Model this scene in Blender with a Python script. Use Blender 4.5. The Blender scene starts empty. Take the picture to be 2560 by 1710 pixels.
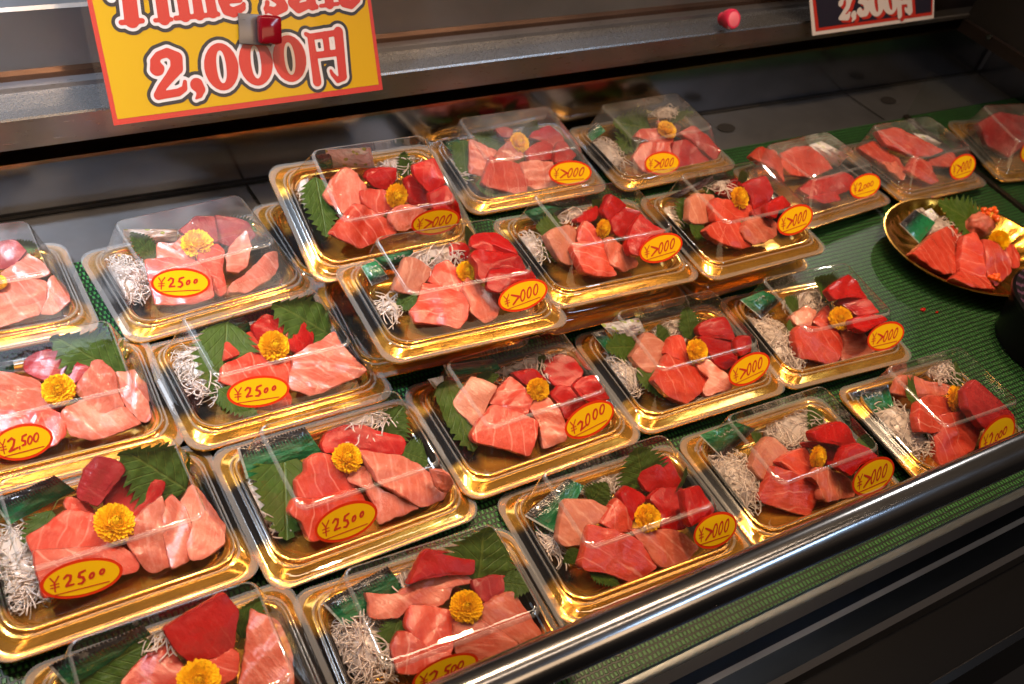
import bpy, bmesh, math, random
import numpy as np
from mathutils import Vector, Matrix, noise

random.seed(7); rng = np.random.default_rng(7)
S = bpy.context.scene; COL = S.collection
V3 = Vector
# ------------------------------------------------------------------ camera
cam = bpy.data.cameras.new('camera'); cam_o = bpy.data.objects.new('camera', cam); COL.objects.link(cam_o)
cam_o.matrix_world = Matrix(((0.84661, 0.22229, -0.48366, 0), (-0.49011, 0.67989, -0.54548, 0), (0.20758, 0.69886, 0.68454, 0.72399), (0, 0, 0, 1)))
cam.sensor_width = 36.0; cam.lens = 2504.37 / 2560 * 36; cam.clip_start = .02; cam.clip_end = 60
cam.dof.use_dof = True; cam.dof.focus_distance = .92; cam.dof.aperture_fstop = 9.0
S.camera = cam_o
# ------------------------------------------------------------------ world, lamps, exposure
W = bpy.data.worlds.new('World'); S.world = W; W.use_nodes = True
nt = W.node_tree; bg = nt.nodes['Background']
tc = nt.nodes.new('ShaderNodeTexCoord'); sp = nt.nodes.new('ShaderNodeSeparateXYZ'); nt.links.new(tc.outputs['Generated'], sp.inputs[0])
rp = nt.nodes.new('ShaderNodeValToRGB'); nt.links.new(sp.outputs['Z'], rp.inputs[0])
rp.color_ramp.elements[0].position = .0; rp.color_ramp.elements[0].color = (.010, .008, .007, 1)
rp.color_ramp.elements[1].position = .8; rp.color_ramp.elements[1].color = (.07, .05, .034, 1)
nt.links.new(rp.outputs[0], bg.inputs[0]); bg.inputs[1].default_value = 1.0

def lamp(name, loc, target, power, col, size, size_y=None, shape='DISK', spread=180):
    l = bpy.data.lights.new(name, 'AREA'); l.energy = power; l.color = col; l.shape = shape; l.size = size
    if size_y: l.size_y = size_y
    l.spread = math.radians(spread)
    o = bpy.data.objects.new(name, l); COL.objects.link(o); o.location = loc
    o.rotation_euler = (V3(target) - V3(loc)).to_track_quat('-Z', 'Y').to_euler()
    return o
WARM = (1.0, .66, .38); WARM2 = (1.0, .74, .52); COOL = (.72, .84, 1.0)
lamp('key_lamp', (2.34, 1.55, .90), (1.0, .65, 0), 6.0, (1, .9, .8), .045)
for i, x in enumerate((-.10, .34, .78, 1.18)):
    lamp('spot_lamp', (x, .72, 1.42), (x, .42, 0), (1.1, 1.65, 1.85, 1.8)[i], WARM, .07, spread=72)
lamp('added_top_strip', (.55, .78, 1.55), (.5, .5, 0), 6.0, WARM2, 2.4, .035, 'RECTANGLE')  # added strip lamp, gives gold trays and lid ridges something to reflect
lamp('added_front_strip', (.6, .10, 1.35), (.6, .45, 0), 2.8, WARM2, 2.2, .03, 'RECTANGLE')  # second added strip, for sharp ridge lines and brighter stickers and front faces
lamp('cool_spot', (-.42, .95, 1.3), (.08, .88, 0), 4.2, COOL, .08, spread=48)
lamp('cool_spot', (1.05, .55, 1.45), (.98, .74, 0), .12, (.9, .92, 1.0), .08, spread=44)
lamp('ceiling_panel', (.7, -2.0, 1.9), (.6, .4, 0), 17.0, WARM, 3.2, .8, 'RECTANGLE')
lamp('shop_light', (.05, 2.5, 1.35), (.2, .8, 0), 7.0, COOL, 1.1, .7, 'RECTANGLE')
lamp('aisle_tube', (2.2, -1.0, 2.1), (.8, .2, 0), 7.0, (.55, .75, 1.0), 1.0, .12, 'RECTANGLE')
S.view_settings.view_transform = 'Standard'; S.view_settings.look = 'None'; S.view_settings.exposure = 0.22; S.view_settings.gamma = 1.0
S.cycles.use_denoising = True; S.cycles.max_bounces = 12; S.cycles.transparent_max_bounces = 32; S.cycles.glossy_bounces = 6
S.cycles.caustics_reflective = False; S.cycles.caustics_refractive = False; S.cycles.sample_clamp_indirect = 6.0

# ------------------------------------------------------------------ helpers
def tag(o, label=None, cat=None, group=None, kind=None):
    if label: o['label'] = label
    if cat: o['category'] = cat
    if group: o['group'] = group
    if kind: o['kind'] = kind
    return o
def link(name, me, parent=None, mats=()):
    o = bpy.data.objects.new(name, me); COL.objects.link(o)
    for m in mats:
        if m and m.name not in [x.name for x in me.materials if x]: me.materials.append(m)
    if parent: o.parent = parent
    return o
def empty(name, mat=None):
    o = bpy.data.objects.new(name, None); COL.objects.link(o); o.empty_display_size = .02
    if mat is not None: o.matrix_world = mat
    return o
def mesh(name, verts, faces, mats=(), smooth=True, sharp=None, mi=None):
    me = bpy.data.meshes.new(name); me.from_pydata([tuple(map(float, v)) for v in verts], [], [tuple(map(int, f)) for f in faces]); me.update()
    for m in mats: me.materials.append(m)
    if smooth: me.polygons.foreach_set('use_smooth', [True] * len(me.polygons))
    if mi is not None: me.polygons.foreach_set('material_index', list(map(int, mi)))
    if sharp: me.set_sharp_from_angle(angle=math.radians(sharp))
    return me
class MB:
    def __init__(s): s.v = []; s.f = []; s.m = []
    def add(s, vs, fs, m=0):
        k = len(s.v); s.v += [tuple(v) for v in vs]; s.f += [tuple(i + k for i in f) for f in fs]; s.m += [m] * len(fs)
    def box(s, x0, x1, y0, y1, z0, z1, m=0):
        s.add([(x, y, z) for x in (x0, x1) for y in (y0, y1) for z in (z0, z1)], [(0, 1, 3, 2), (4, 6, 7, 5), (0, 4, 5, 1), (2, 3, 7, 6), (0, 2, 6, 4), (1, 5, 7, 3)], m)
    def tube(s, pts, r, n=4, m=0, flat=1.0):
        pts = [V3(p) for p in pts]; vs = []
        for i, p in enumerate(pts):
            d = (pts[min(i + 1, len(pts) - 1)] - pts[max(i - 1, 0)]).normalized()
            a = d.cross(V3((0, 0, 1)));  a = a.normalized() if a.length > 1e-6 else V3((1, 0, 0)); b = d.cross(a)
            rr = r[i] if isinstance(r, (list, tuple)) else r
            for k in range(n):
                t = 2 * math.pi * k / n; vs.append(p + a * math.cos(t) * rr + b * math.sin(t) * rr * flat)
        fs = [(i * n + k, i * n + (k + 1) % n, (i + 1) * n + (k + 1) % n, (i + 1) * n + k) for i in range(len(pts) - 1) for k in range(n)]
        fs += [tuple(range(n))[::-1], tuple((len(pts) - 1) * n + k for k in range(n))]
        s.add(vs, fs, m)
    def build(s, name, mats=(), smooth=False, sharp=None, bevel=0):
        me = mesh(name, s.v, s.f, mats, smooth, sharp, s.m)
        if bevel:
            bm = bmesh.new(); bm.from_mesh(me); bmesh.ops.bevel(bm, geom=list(bm.edges), offset=bevel, segments=2, affect='EDGES', profile=.6, clamp_overlap=True); bm.to_mesh(me); bm.free()
            me.polygons.foreach_set('use_smooth', [True] * len(me.polygons)); me.set_sharp_from_angle(angle=math.radians(40))
        return me
# filled contour of a union of thick strokes (marching squares with interpolated borders)
def sdf(strokes, X, Y):
    D = np.full(X.shape, 1e9)
    for st in strokes:
        for a, b in zip(st[:-1], st[1:]):
            ax, ay, ar = a; bx, by, br = b; dx, dy = bx - ax, by - ay; L = dx * dx + dy * dy + 1e-12
            t = np.clip(((X - ax) * dx + (Y - ay) * dy) / L, 0, 1)
            D = np.minimum(D, np.hypot(X - ax - t * dx, Y - ay - t * dy) - (ar + t * (br - ar)))
    return D
def fill(mb, strokes, h, off, z, m, box=None):
    P = np.array([p for s in strokes for p in s]); R = P[:, 2].max() + off + 2 * h
    x0, x1, y0, y1 = box or (P[:, 0].min() - R, P[:, 0].max() + R, P[:, 1].min() - R, P[:, 1].max() + R)
    xs = np.linspace(x0, x1, max(2, int((x1 - x0) / h) + 1)); ys = np.linspace(y0, y1, max(2, int((y1 - y0) / h) + 1)); X, Y = np.meshgrid(xs, ys)
    D = sdf(strokes, X, Y) - off; vid = {}; vs = []; fs = []
    def vert(key, p):
        if key not in vid: vid[key] = len(vs); vs.append((p[0], p[1], z))
        return vid[key]
    inside = D < 0
    for j in range(len(ys) - 1):
        if not inside[j:j + 2].any(): continue
        for i in range(len(xs) - 1):
            c = [(j, i), (j, i + 1), (j + 1, i + 1), (j + 1, i)]; q = [inside[k] for k in c]
            if not any(q): continue
            f = []
            for k in range(4):
                a, b = c[k], c[(k + 1) % 4]
                if q[k]: f.append(vert(a, (xs[a[1]], ys[a[0]])))
                if q[k] != q[(k + 1) % 4]:
                    t = D[a] / (D[a] - D[b]); f.append(vert((min(a, b), max(a, b)), (xs[a[1]] + t * (xs[b[1]] - xs[a[1]]), ys[a[0]] + t * (ys[b[0]] - ys[a[0]]))))
            if len(f) >= 3: fs.append(f)
    mb.add(vs, fs, m)

# ------------------------------------------------------------------ materials
def mat(name):
    m = bpy.data.materials.new(name); m.use_nodes = True; return m, m.node_tree, m.node_tree.nodes['Principled BSDF']
def N(nt, typ, **kw):
    n = nt.nodes.new('ShaderNode' + typ)
    for k, v in kw.items():
        if k.startswith('i_'):
            key = k[2:]; key = int(key) if key.isdigit() else key.replace('_', ' ')
            n.inputs[key].default_value = v
        else: setattr(n, k, v)
    return n
def ramp(nt, src, stops):
    r = N(nt, 'ValToRGB'); e = r.color_ramp.elements
    while len(e) < len(stops): e.new(.5)
    for k, (p, c) in enumerate(stops): e[k].position = p; e[k].color = (*c, 1) if len(c) == 3 else c
    nt.links.new(src, r.inputs[0]); return r
def setb(b, **kw):
    for k, v in kw.items():
        k = k.replace('_', ' ')
        b.inputs[k].default_value = (*v, 1) if isinstance(v, tuple) and len(v) == 3 and 'Radius' not in k else v
def coord(nt, kind='Object', scale=(1, 1, 1), rnd=0):
    t = N(nt, 'TexCoord'); mp = N(nt, 'Mapping'); mp.inputs['Scale'].default_value = scale; nt.links.new(t.outputs[kind], mp.inputs[0])
    if rnd:
        oi = N(nt, 'ObjectInfo'); mul = N(nt, 'VectorMath', operation='SCALE'); cmb = N(nt, 'CombineXYZ')
        for k in range(3): nt.links.new(oi.outputs['Random'], cmb.inputs[k])
        nt.links.new(cmb.outputs[0], mul.inputs[0]); mul.inputs['Scale'].default_value = rnd; nt.links.new(mul.outputs[0], mp.inputs['Location'])
    return mp.outputs[0]
def bump(nt, b, src, strength, dist=.001, prev=None):
    bp = N(nt, 'Bump'); bp.inputs['Strength'].default_value = strength; bp.inputs['Distance'].default_value = dist; nt.links.new(src, bp.inputs['Height'])
    if prev: nt.links.new(prev, bp.inputs['Normal'])
    nt.links.new(bp.outputs[0], b.inputs['Normal']); return bp.outputs[0]
def flatmat(name, col, rough=.5, metal=0, **kw):
    m, nt, b = mat(name); setb(b, Base_Color=col, Roughness=rough, Metallic=metal, **kw); return m

def tuna_mat(name, c0, c1, fat, stripe, width, fibre=.10, coat=.30, sss=.04, spec=.3):
    m, nt, b = mat(name); v = coord(nt, 'Object', rnd=3.0)
    w = N(nt, 'TexWave', wave_type='BANDS', bands_direction='X'); w.inputs['Scale'].default_value = 22; w.inputs['Distortion'].default_value = 3.6; w.inputs['Detail'].default_value = 2.0; w.inputs['Detail Scale'].default_value = 1.4
    nt.links.new(v, w.inputs['Vector'])
    n1 = N(nt, 'TexNoise', i_Scale=38.0, i_Detail=4.0, i_Roughness=.55); nt.links.new(v, n1.inputs['Vector'])
    base = ramp(nt, n1.outputs[0], [(.33, c0), (.68, c1)])
    line = ramp(nt, w.outputs['Fac'], [(1 - width, (0, 0, 0)), (1.0, (stripe,) * 3)])
    n2 = N(nt, 'TexNoise', i_Scale=24.0, i_Detail=2.0); nt.links.new(v, n2.inputs['Vector'])
    gate = ramp(nt, n2.outputs[0], [(.40, (.1, .1, .1)), (.6, (1, 1, 1))])
    mul = N(nt, 'Math', operation='MULTIPLY'); nt.links.new(line.outputs[0], mul.inputs[0]); nt.links.new(gate.outputs[0], mul.inputs[1])
    vf = coord(nt, 'Object', (1, .18, 1), rnd=5.0)                      # fine muscle fibre
    n3 = N(nt, 'TexNoise', i_Scale=420.0, i_Detail=3.0); nt.links.new(vf, n3.inputs['Vector'])
    fib = ramp(nt, n3.outputs[0], [(.48, (0, 0, 0)), (.72, (fibre,) * 3)])
    add = N(nt, 'Math', operation='ADD', use_clamp=True); nt.links.new(mul.outputs[0], add.inputs[0]); nt.links.new(fib.outputs[0], add.inputs[1])
    mx = N(nt, 'Mix', data_type='RGBA'); nt.links.new(add.outputs[0], mx.inputs[0]); nt.links.new(base.outputs[0], mx.inputs[6]); mx.inputs[7].default_value = (*fat, 1)
    hsv = N(nt, 'HueSaturation'); oi = N(nt, 'ObjectInfo'); mr = N(nt, 'MapRange'); mr.inputs['To Min'].default_value = .86; mr.inputs['To Max'].default_value = 1.12
    nt.links.new(oi.outputs['Random'], mr.inputs[0]); nt.links.new(mr.outputs[0], hsv.inputs['Value']); nt.links.new(mx.outputs[2], hsv.inputs['Color']); nt.links.new(hsv.outputs[0], b.inputs['Base Color'])
    n4 = N(nt, 'TexNoise', i_Scale=1500.0, i_Detail=1.0); nt.links.new(v, n4.inputs['Vector'])
    rr = ramp(nt, n1.outputs[0], [(.35, (.15,) * 3), (.65, (.30,) * 3)]); nt.links.new(rr.outputs[0], b.inputs['Roughness'])
    p = bump(nt, b, n4.outputs[0], .30, .0004); p = bump(nt, b, n3.outputs[0], .5, .0008, p); bump(nt, b, n1.outputs[0], .5, .005, p)
    setb(b, Subsurface_Weight=sss, Subsurface_Scale=.004, Specular_IOR_Level=spec, Coat_Weight=coat, Coat_Roughness=.07)
    n5 = N(nt, 'TexNoise', i_Scale=430.0, i_Detail=3.0); nt.links.new(v, n5.inputs['Vector']); cb = N(nt, 'Bump'); cb.inputs['Strength'].default_value = .6; cb.inputs['Distance'].default_value = .0014; nt.links.new(n5.outputs[0], cb.inputs['Height']); nt.links.new(cb.outputs[0], b.inputs['Coat Normal']); b.inputs['Subsurface Radius'].default_value = (1.0, .25, .12)
    return m
TUNA = {
 'r': tuna_mat('red_tuna', (.28, .003, .003), (.40, .007, .005), (.55, .12, .09), .16, .03, .05, .12, spec=.2),
 'd': tuna_mat('dark_red_tuna', (.19, .008, .010), (.29, .020, .020), (.48, .15, .12), .18, .03, .05, .12, spec=.2),
 's': tuna_mat('salmon_tuna', (.41, .026, .012), (.52, .066, .036), (.80, .40, .30), .32, .040, .07),
 'p': tuna_mat('pale_tuna', (.43, .074, .042), (.54, .145, .090), (.80, .46, .36), .2, .09, .16),
 'b': tuna_mat('tan_tuna', (.38, .105, .060), (.46, .16, .10), (.70, .42, .30), .3, .10, .15)}

def gold_mat():
    m, nt, b = mat('gold_tray_plastic'); v = coord(nt, 'Object')
    sp = N(nt, 'SeparateXYZ'); nt.links.new(v, sp.inputs[0])
    n = N(nt, 'TexNoise', i_Scale=55.0, i_Detail=3.0); nt.links.new(coord(nt, 'Object', rnd=2.0), n.inputs['Vector'])
    def smooth(out, lo, hi, amp):
        a = N(nt, 'Math', operation='ABSOLUTE'); nt.links.new(out, a.inputs[0])
        s = N(nt, 'Math', operation='MULTIPLY_ADD'); nt.links.new(n.outputs[0], s.inputs[0]); s.inputs[1].default_value = amp; nt.links.new(a.outputs[0], s.inputs[2])
        r = N(nt, 'MapRange', interpolation_type='SMOOTHSTEP'); r.inputs['From Min'].default_value = lo + amp / 2; r.inputs['From Max'].default_value = hi + amp / 2; nt.links.new(s.outputs[0], r.inputs[0]); return r.outputs[0]
    mx_ = smooth(sp.outputs['X'], .052, .066, .02); my_ = smooth(sp.outputs['Y'], .024, .038, .016)
    inv = N(nt, 'Math', operation='SUBTRACT'); inv.inputs[0].default_value = 1; nt.links.new(my_, inv.inputs[1])
    k = N(nt, 'Math', operation='MULTIPLY'); nt.links.new(mx_, k.inputs[0]); nt.links.new(inv.outputs[0], k.inputs[1])
    setb(b, Base_Color=(.84, .41, .058), Metallic=.84, Roughness=.22, Coat_Weight=.4, Coat_Roughness=.07)
    n2 = N(nt, 'TexNoise', i_Scale=30.0, i_Detail=2.0); nt.links.new(coord(nt, 'Object', (1, 3, 1), rnd=2.0), n2.inputs['Vector'])
    rr = ramp(nt, n2.outputs[0], [(.3, (.10,) * 3), (.7, (.22,) * 3)]); nt.links.new(rr.outputs[0], b.inputs['Roughness'])
    bump(nt, b, n2.outputs[0], .25, .0015)
    b2 = N(nt, 'BsdfPrincipled'); setb(b2, Base_Color=(.007, .006, .006), Roughness=.16)
    ms = N(nt, 'MixShader'); nt.links.new(k.outputs[0], ms.inputs[0]); nt.links.new(b.outputs[0], ms.inputs[1]); nt.links.new(b2.outputs[0], ms.inputs[2])
    nt.links.new(ms.outputs[0], nt.nodes['Material Output'].inputs[0]); return m
GOLD = gold_mat()
PLATE_GOLD = flatmat('gold_dish_metal', (.66, .32, .05), .24, 1.0)

def clear_mat(name, fog=.012, refl=1.25, tint=(1, 1, 1), foggy=0):
    m, nt, b = mat(name); out = nt.nodes['Material Output']; nt.nodes.remove(b)
    tr = N(nt, 'BsdfTransparent'); tr.inputs[0].default_value = (*tint, 1)
    gl = N(nt, 'BsdfGlossy'); gl.inputs['Roughness'].default_value = .035
    df = N(nt, 'BsdfDiffuse'); df.inputs[0].default_value = (.8, .8, .8, 1)
    fr = N(nt, 'Fresnel'); ge = N(nt, 'NewGeometry'); im = N(nt, 'Mix', data_type='FLOAT'); im.inputs[2].default_value = 1.45; im.inputs[3].default_value = 1 / 1.45   # a thin sheet: same reflectance from both sides
    nt.links.new(ge.outputs['Backfacing'], im.inputs[0]); nt.links.new(im.outputs[0], fr.inputs[0])
    mu = N(nt, 'Math', operation='MULTIPLY', use_clamp=True); nt.links.new(fr.outputs[0], mu.inputs[0]); mu.inputs[1].default_value = refl
    n = N(nt, 'TexNoise', i_Scale=22.0, i_Detail=3.0); nt.links.new(coord(nt, 'Object', rnd=4.0), n.inputs['Vector'])
    bp = N(nt, 'Bump'); bp.inputs['Strength'].default_value = .12; bp.inputs['Distance'].default_value = .003; nt.links.new(n.outputs[0], bp.inputs['Height']); nt.links.new(bp.outputs[0], gl.inputs['Normal'])
    fg = ramp(nt, n.outputs[0], [(.35, (fog,) * 3), (.7, (fog + foggy,) * 3)])
    m1 = N(nt, 'MixShader'); nt.links.new(fg.outputs[0], m1.inputs[0]); nt.links.new(tr.outputs[0], m1.inputs[1]); nt.links.new(df.outputs[0], m1.inputs[2])
    m2 = N(nt, 'MixShader'); nt.links.new(mu.outputs[0], m2.inputs[0]); nt.links.new(m1.outputs[0], m2.inputs[1]); nt.links.new(gl.outputs[0], m2.inputs[2])
    nt.links.new(m2.outputs[0], out.inputs[0]); return m
CLEAR = clear_mat('clear_lid_plastic', .004, 1.2); HAZY = clear_mat('misted_lid_plastic', .014, 1.4, foggy=.09)
GLASS = clear_mat('counter_glass', .002, .5, (.95, .97, .95)); SLEEVE = clear_mat('sign_sleeve', .004, .35)

def steel_mat(name, base, rough, stretch, col2=None, scratch=.35, metal=1.0):
    m, nt, b = mat(name)
    n1 = N(nt, 'TexNoise', i_Scale=9.0, i_Detail=5.0); nt.links.new(coord(nt, 'Object'), n1.inputs['Vector'])
    n2 = N(nt, 'TexNoise', i_Scale=700.0, i_Detail=3.0); nt.links.new(coord(nt, 'Object', stretch), n2.inputs['Vector'])
    c = ramp(nt, n1.outputs[0], [(.3, tuple(x * .72 for x in base)), (.7, col2 or base)]); nt.links.new(c.outputs[0], b.inputs['Base Color'])
    r = ramp(nt, n2.outputs[0], [(.3, (rough * .9,) * 3), (.7, (rough * 1.12,) * 3)]); nt.links.new(r.outputs[0], b.inputs['Roughness'])
    setb(b, Metallic=metal); bump(nt, b, n2.outputs[0], scratch, .00006); return m
STEEL = steel_mat('shelf_steel', (.36, .37, .40), .34, (.12, 1, 1), metal=.93)
PANEL = steel_mat('panel_steel', (.30, .30, .31), .34, (.12, 1, 1), metal=.8)
RISER = steel_mat('riser_steel', (.24, .25, .28), .17, (.1, 1, 1), scratch=.12)
LEDGE = steel_mat('ledge_steel', (.24, .235, .25), .30, (.1, 1, 1), scratch=.12, metal=.85)
HAMMER = steel_mat('worn_ledge_steel', (.36, .36, .37), .26, (.6, 1, 1), scratch=2.5, metal=.92)
COPPER = steel_mat('brown_trim_steel', (.30, .17, .11), .24, (.1, 1, 1))
RAILM = steel_mat('rail_chrome', (.42, .43, .46), .17, (.05, 1, 1), scratch=.12)
FASCIA = steel_mat('fascia_steel', (.022, .03, .045), .22, (.08, 1, 1), scratch=.15)
DARK = flatmat('black_gap', (.006, .005, .005), .6); BLACKP = flatmat('black_plastic', (.004, .004, .0045), .3, Specular_IOR_Level=.10)
BROWN = flatmat('brown_acrylic', (.012, .008, .007), .38)

def mat_green():
    m, nt, b = mat('green_net'); v0 = coord(nt, 'Object'); nd = N(nt, 'TexNoise', i_Scale=120.0, i_Detail=2.0); nt.links.new(v0, nd.inputs['Vector']); va = N(nt, 'VectorMath', operation='MULTIPLY_ADD'); nt.links.new(nd.outputs['Color'], va.inputs[0]); va.inputs[1].default_value = (.0026,) * 3; nt.links.new(v0, va.inputs[2]); v = va.outputs[0]
    br = N(nt, 'TexBrick'); nt.links.new(v, br.inputs['Vector']); br.offset = .5
    for k, x in (('Scale', 1.0), ('Brick Width', .0044), ('Row Height', .0060), ('Mortar Size', .0013), ('Mortar Smooth', .6)): br.inputs[k].default_value = x
    br.inputs['Color1'].default_value = (.020, .105, .022, 1); br.inputs['Color2'].default_value = (.032, .14, .030, 1); br.inputs['Mortar'].default_value = (.002, .010, .003, 1)
    n = N(nt, 'TexNoise', i_Scale=14.0, i_Detail=4.0); nt.links.new(v, n.inputs['Vector'])
    hs = N(nt, 'HueSaturation'); mr = N(nt, 'MapRange'); mr.inputs['To Min'].default_value = .65; mr.inputs['To Max'].default_value = 1.35; nt.links.new(n.outputs[0], mr.inputs[0]); nt.links.new(mr.outputs[0], hs.inputs['Value'])
    nt.links.new(br.outputs['Color'], hs.inputs['Color']); nt.links.new(hs.outputs[0], b.inputs['Base Color'])
    iv = N(nt, 'Math', operation='SUBTRACT'); iv.inputs[0].default_value = 1; nt.links.new(br.outputs['Fac'], iv.inputs[1])
    setb(b, Roughness=.42); bump(nt, b, iv.outputs[0], 1.0, .0016); return m
GREEN = mat_green()

def leaf_mat():
    m, nt, b = mat('shiso_leaf'); v = coord(nt, 'UV'); sp = N(nt, 'SeparateXYZ'); nt.links.new(v, sp.inputs[0])
    # herringbone side veins: x - .55*|y| in bands, plus midrib
    ab = N(nt, 'Math', operation='ABSOLUTE'); nt.links.new(sp.outputs['Y'], ab.inputs[0])
    s = N(nt, 'Math', operation='MULTIPLY_ADD'); nt.links.new(ab.outputs[0], s.inputs[0]); s.inputs[1].default_value = -.42; nt.links.new(sp.outputs['X'], s.inputs[2])
    sn = N(nt, 'Math', operation='MULTIPLY'); nt.links.new(s.outputs[0], sn.inputs[0]); sn.inputs[1].default_value = 46
    si = N(nt, 'Math', operation='SINE'); nt.links.new(sn.outputs[0], si.inputs[0])
    r1 = ramp(nt, si.outputs[0], [(.80, (0, 0, 0)), (1.0, (.55,) * 3)]); r2 = ramp(nt, ab.outputs[0], [(.012, (1, 1, 1)), (.05, (0, 0, 0))])
    mxv = N(nt, 'Math', operation='MAXIMUM'); nt.links.new(r1.outputs[0], mxv.inputs[0]); nt.links.new(r2.outputs[0], mxv.inputs[1])
    n = N(nt, 'TexNoise', i_Scale=9.0, i_Detail=4.0); nt.links.new(coord(nt, 'UV', rnd=3.0), n.inputs['Vector'])
    c = ramp(nt, n.outputs[0], [(.3, (.036, .078, .007)), (.7, (.070, .132, .013))])
    mx = N(nt, 'Mix', data_type='RGBA'); nt.links.new(mxv.outputs[0], mx.inputs[0]); nt.links.new(c.outputs[0], mx.inputs[6]); mx.inputs[7].default_value = (.11, .16, .025, 1)
    nt.links.new(mx.outputs[2], b.inputs['Base Color']); setb(b, Roughness=.45, Specular_IOR_Level=.25)
    iv = N(nt, 'Math', operation='MULTIPLY_ADD'); nt.links.new(mxv.outputs[0], iv.inputs[0]); iv.inputs[1].default_value = -1; nt.links.new(n.outputs[0], iv.inputs[2])
    bump(nt, b, iv.outputs[0], .6, .0016)
    tl = N(nt, 'BsdfTranslucent'); tl.inputs[0].default_value = (.10, .17, .015, 1); ms = N(nt, 'MixShader'); ms.inputs[0].default_value = .3
    nt.links.new(b.outputs[0], ms.inputs[1]); nt.links.new(tl.outputs[0], ms.inputs[2]); nt.links.new(ms.outputs[0], nt.nodes['Material Output'].inputs[0]); return m
LEAF = leaf_mat()

def sachet_mat(name, white=False):
    m, nt, b = mat(name); v = coord(nt, 'UV'); sp = N(nt, 'SeparateXYZ'); nt.links.new(v, sp.inputs[0])
    n = N(nt, 'TexNoise', i_Scale=4.0, i_Detail=3.0); nt.links.new(coord(nt, 'UV', rnd=5.0), n.inputs['Vector'])
    if white:
        vo = N(nt, 'TexVoronoi', i_Scale=3.2); nt.links.new(coord(nt, 'UV', (1.6, 1, 1), rnd=5.0), vo.inputs['Vector'])
        c = ramp(nt, vo.outputs['Distance'], [(.25, (.42, .52, .16)), (.30, (.74, .72, .72))]); nt.links.new(c.outputs[0], b.inputs['Base Color'])
    else:
        # grass-blade comb printed along one long edge: dark film below, green above
        sa = N(nt, 'Math', operation='PINGPONG'); nt.links.new(sp.outputs['X'], sa.inputs[0]); sa.inputs[1].default_value = .022
        e = N(nt, 'Math', operation='MULTIPLY_ADD'); nt.links.new(sa.outputs[0], e.inputs[0]); e.inputs[1].default_value = 9.0; nt.links.new(sp.outputs['Y'], e.inputs[2])
        c = ramp(nt, e.outputs[0], [(.07, (.22, .19, .18)), (.08, (.010, .008, .010)), (.36, (.010, .008, .010)), (.38, (.006, .060, .030)), (.55, (.008, .11, .042)), (.98, (.014, .17, .058))])
        c2 = ramp(nt, sp.outputs['X'], [(.03, (.5, .5, .5)), (.035, (0, 0, 0))])
        mx = N(nt, 'Mix', data_type='RGBA'); nt.links.new(c2.outputs[0], mx.inputs[0]); nt.links.new(c.outputs[0], mx.inputs[6]); mx.inputs[7].default_value = (.6, .55, .52, 1)
        nt.links.new(mx.outputs[2], b.inputs['Base Color'])
    setb(b, Roughness=.22, Coat_Weight=.6, Coat_Roughness=.06); bump(nt, b, n.outputs[0], .9, .004); return m
SACHET = {'g': sachet_mat('green_sachet_film'), 'w': sachet_mat('white_sachet_film', True)}
def dark_sachet():
    m, nt, b = mat('dark_sachet_film'); n = N(nt, 'TexNoise', i_Scale=3.0, i_Detail=3.0); nt.links.new(coord(nt, 'UV'), n.inputs['Vector'])
    c = ramp(nt, n.outputs[0], [(.42, (.02, .012, .02)), (.62, (.2, .19, .22))]); nt.links.new(c.outputs[0], b.inputs['Base Color']); setb(b, Roughness=.15, Coat_Weight=.5); bump(nt, b, n.outputs[0], .8, .003); return m
SACHET['k'] = dark_sachet()
def daikon_mat():
    m, nt, b = mat('daikon_radish'); setb(b, Base_Color=(.80, .69, .62), Roughness=.25)
    tl = N(nt, 'BsdfTranslucent'); tl.inputs[0].default_value = (.85, .74, .66, 1); ms = N(nt, 'MixShader'); ms.inputs[0].default_value = .35
    nt.links.new(b.outputs[0], ms.inputs[1]); nt.links.new(tl.outputs[0], ms.inputs[2]); nt.links.new(ms.outputs[0], nt.nodes['Material Output'].inputs[0]); return m
DAIKON = daikon_mat()
def flower_mat():
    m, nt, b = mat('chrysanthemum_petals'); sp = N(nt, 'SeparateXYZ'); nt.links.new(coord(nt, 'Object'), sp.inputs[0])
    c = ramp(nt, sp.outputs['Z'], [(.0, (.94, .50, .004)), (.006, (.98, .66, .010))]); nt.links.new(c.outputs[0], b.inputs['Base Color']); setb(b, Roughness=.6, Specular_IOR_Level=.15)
    tl = N(nt, 'BsdfTranslucent'); tl.inputs[0].default_value = (.98, .64, .008, 1); ms = N(nt, 'MixShader'); ms.inputs[0].default_value = .2
    nt.links.new(b.outputs[0], ms.inputs[1]); nt.links.new(tl.outputs[0], ms.inputs[2]); nt.links.new(ms.outputs[0], nt.nodes['Material Output'].inputs[0]); return m
FLOWER = flower_mat()
ST_Y = flatmat('sticker_yellow', (.92, .55, .006), .42, Specular_IOR_Level=.2); ST_R = flatmat('sticker_red', (.74, .040, .008), .42, Specular_IOR_Level=.2); INK = flatmat('red_ink', (.56, .025, .010), .5)
PRINT_W = flatmat('print_white', (.60, .55, .54), .45); PRINT_K = flatmat('print_black', (.02, .018, .02), .4); PRINT_R = flatmat('print_red', (.44, .026, .016), .4); PRINT_Y = flatmat('print_yellow', (.50, .285, .003), .4, Specular_IOR_Level=.2); PRINT_N = flatmat('print_navy', (.018, .016, .030), .35); PRINT_V = flatmat('print_violet', (.06, .05, .30), .5)

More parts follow.
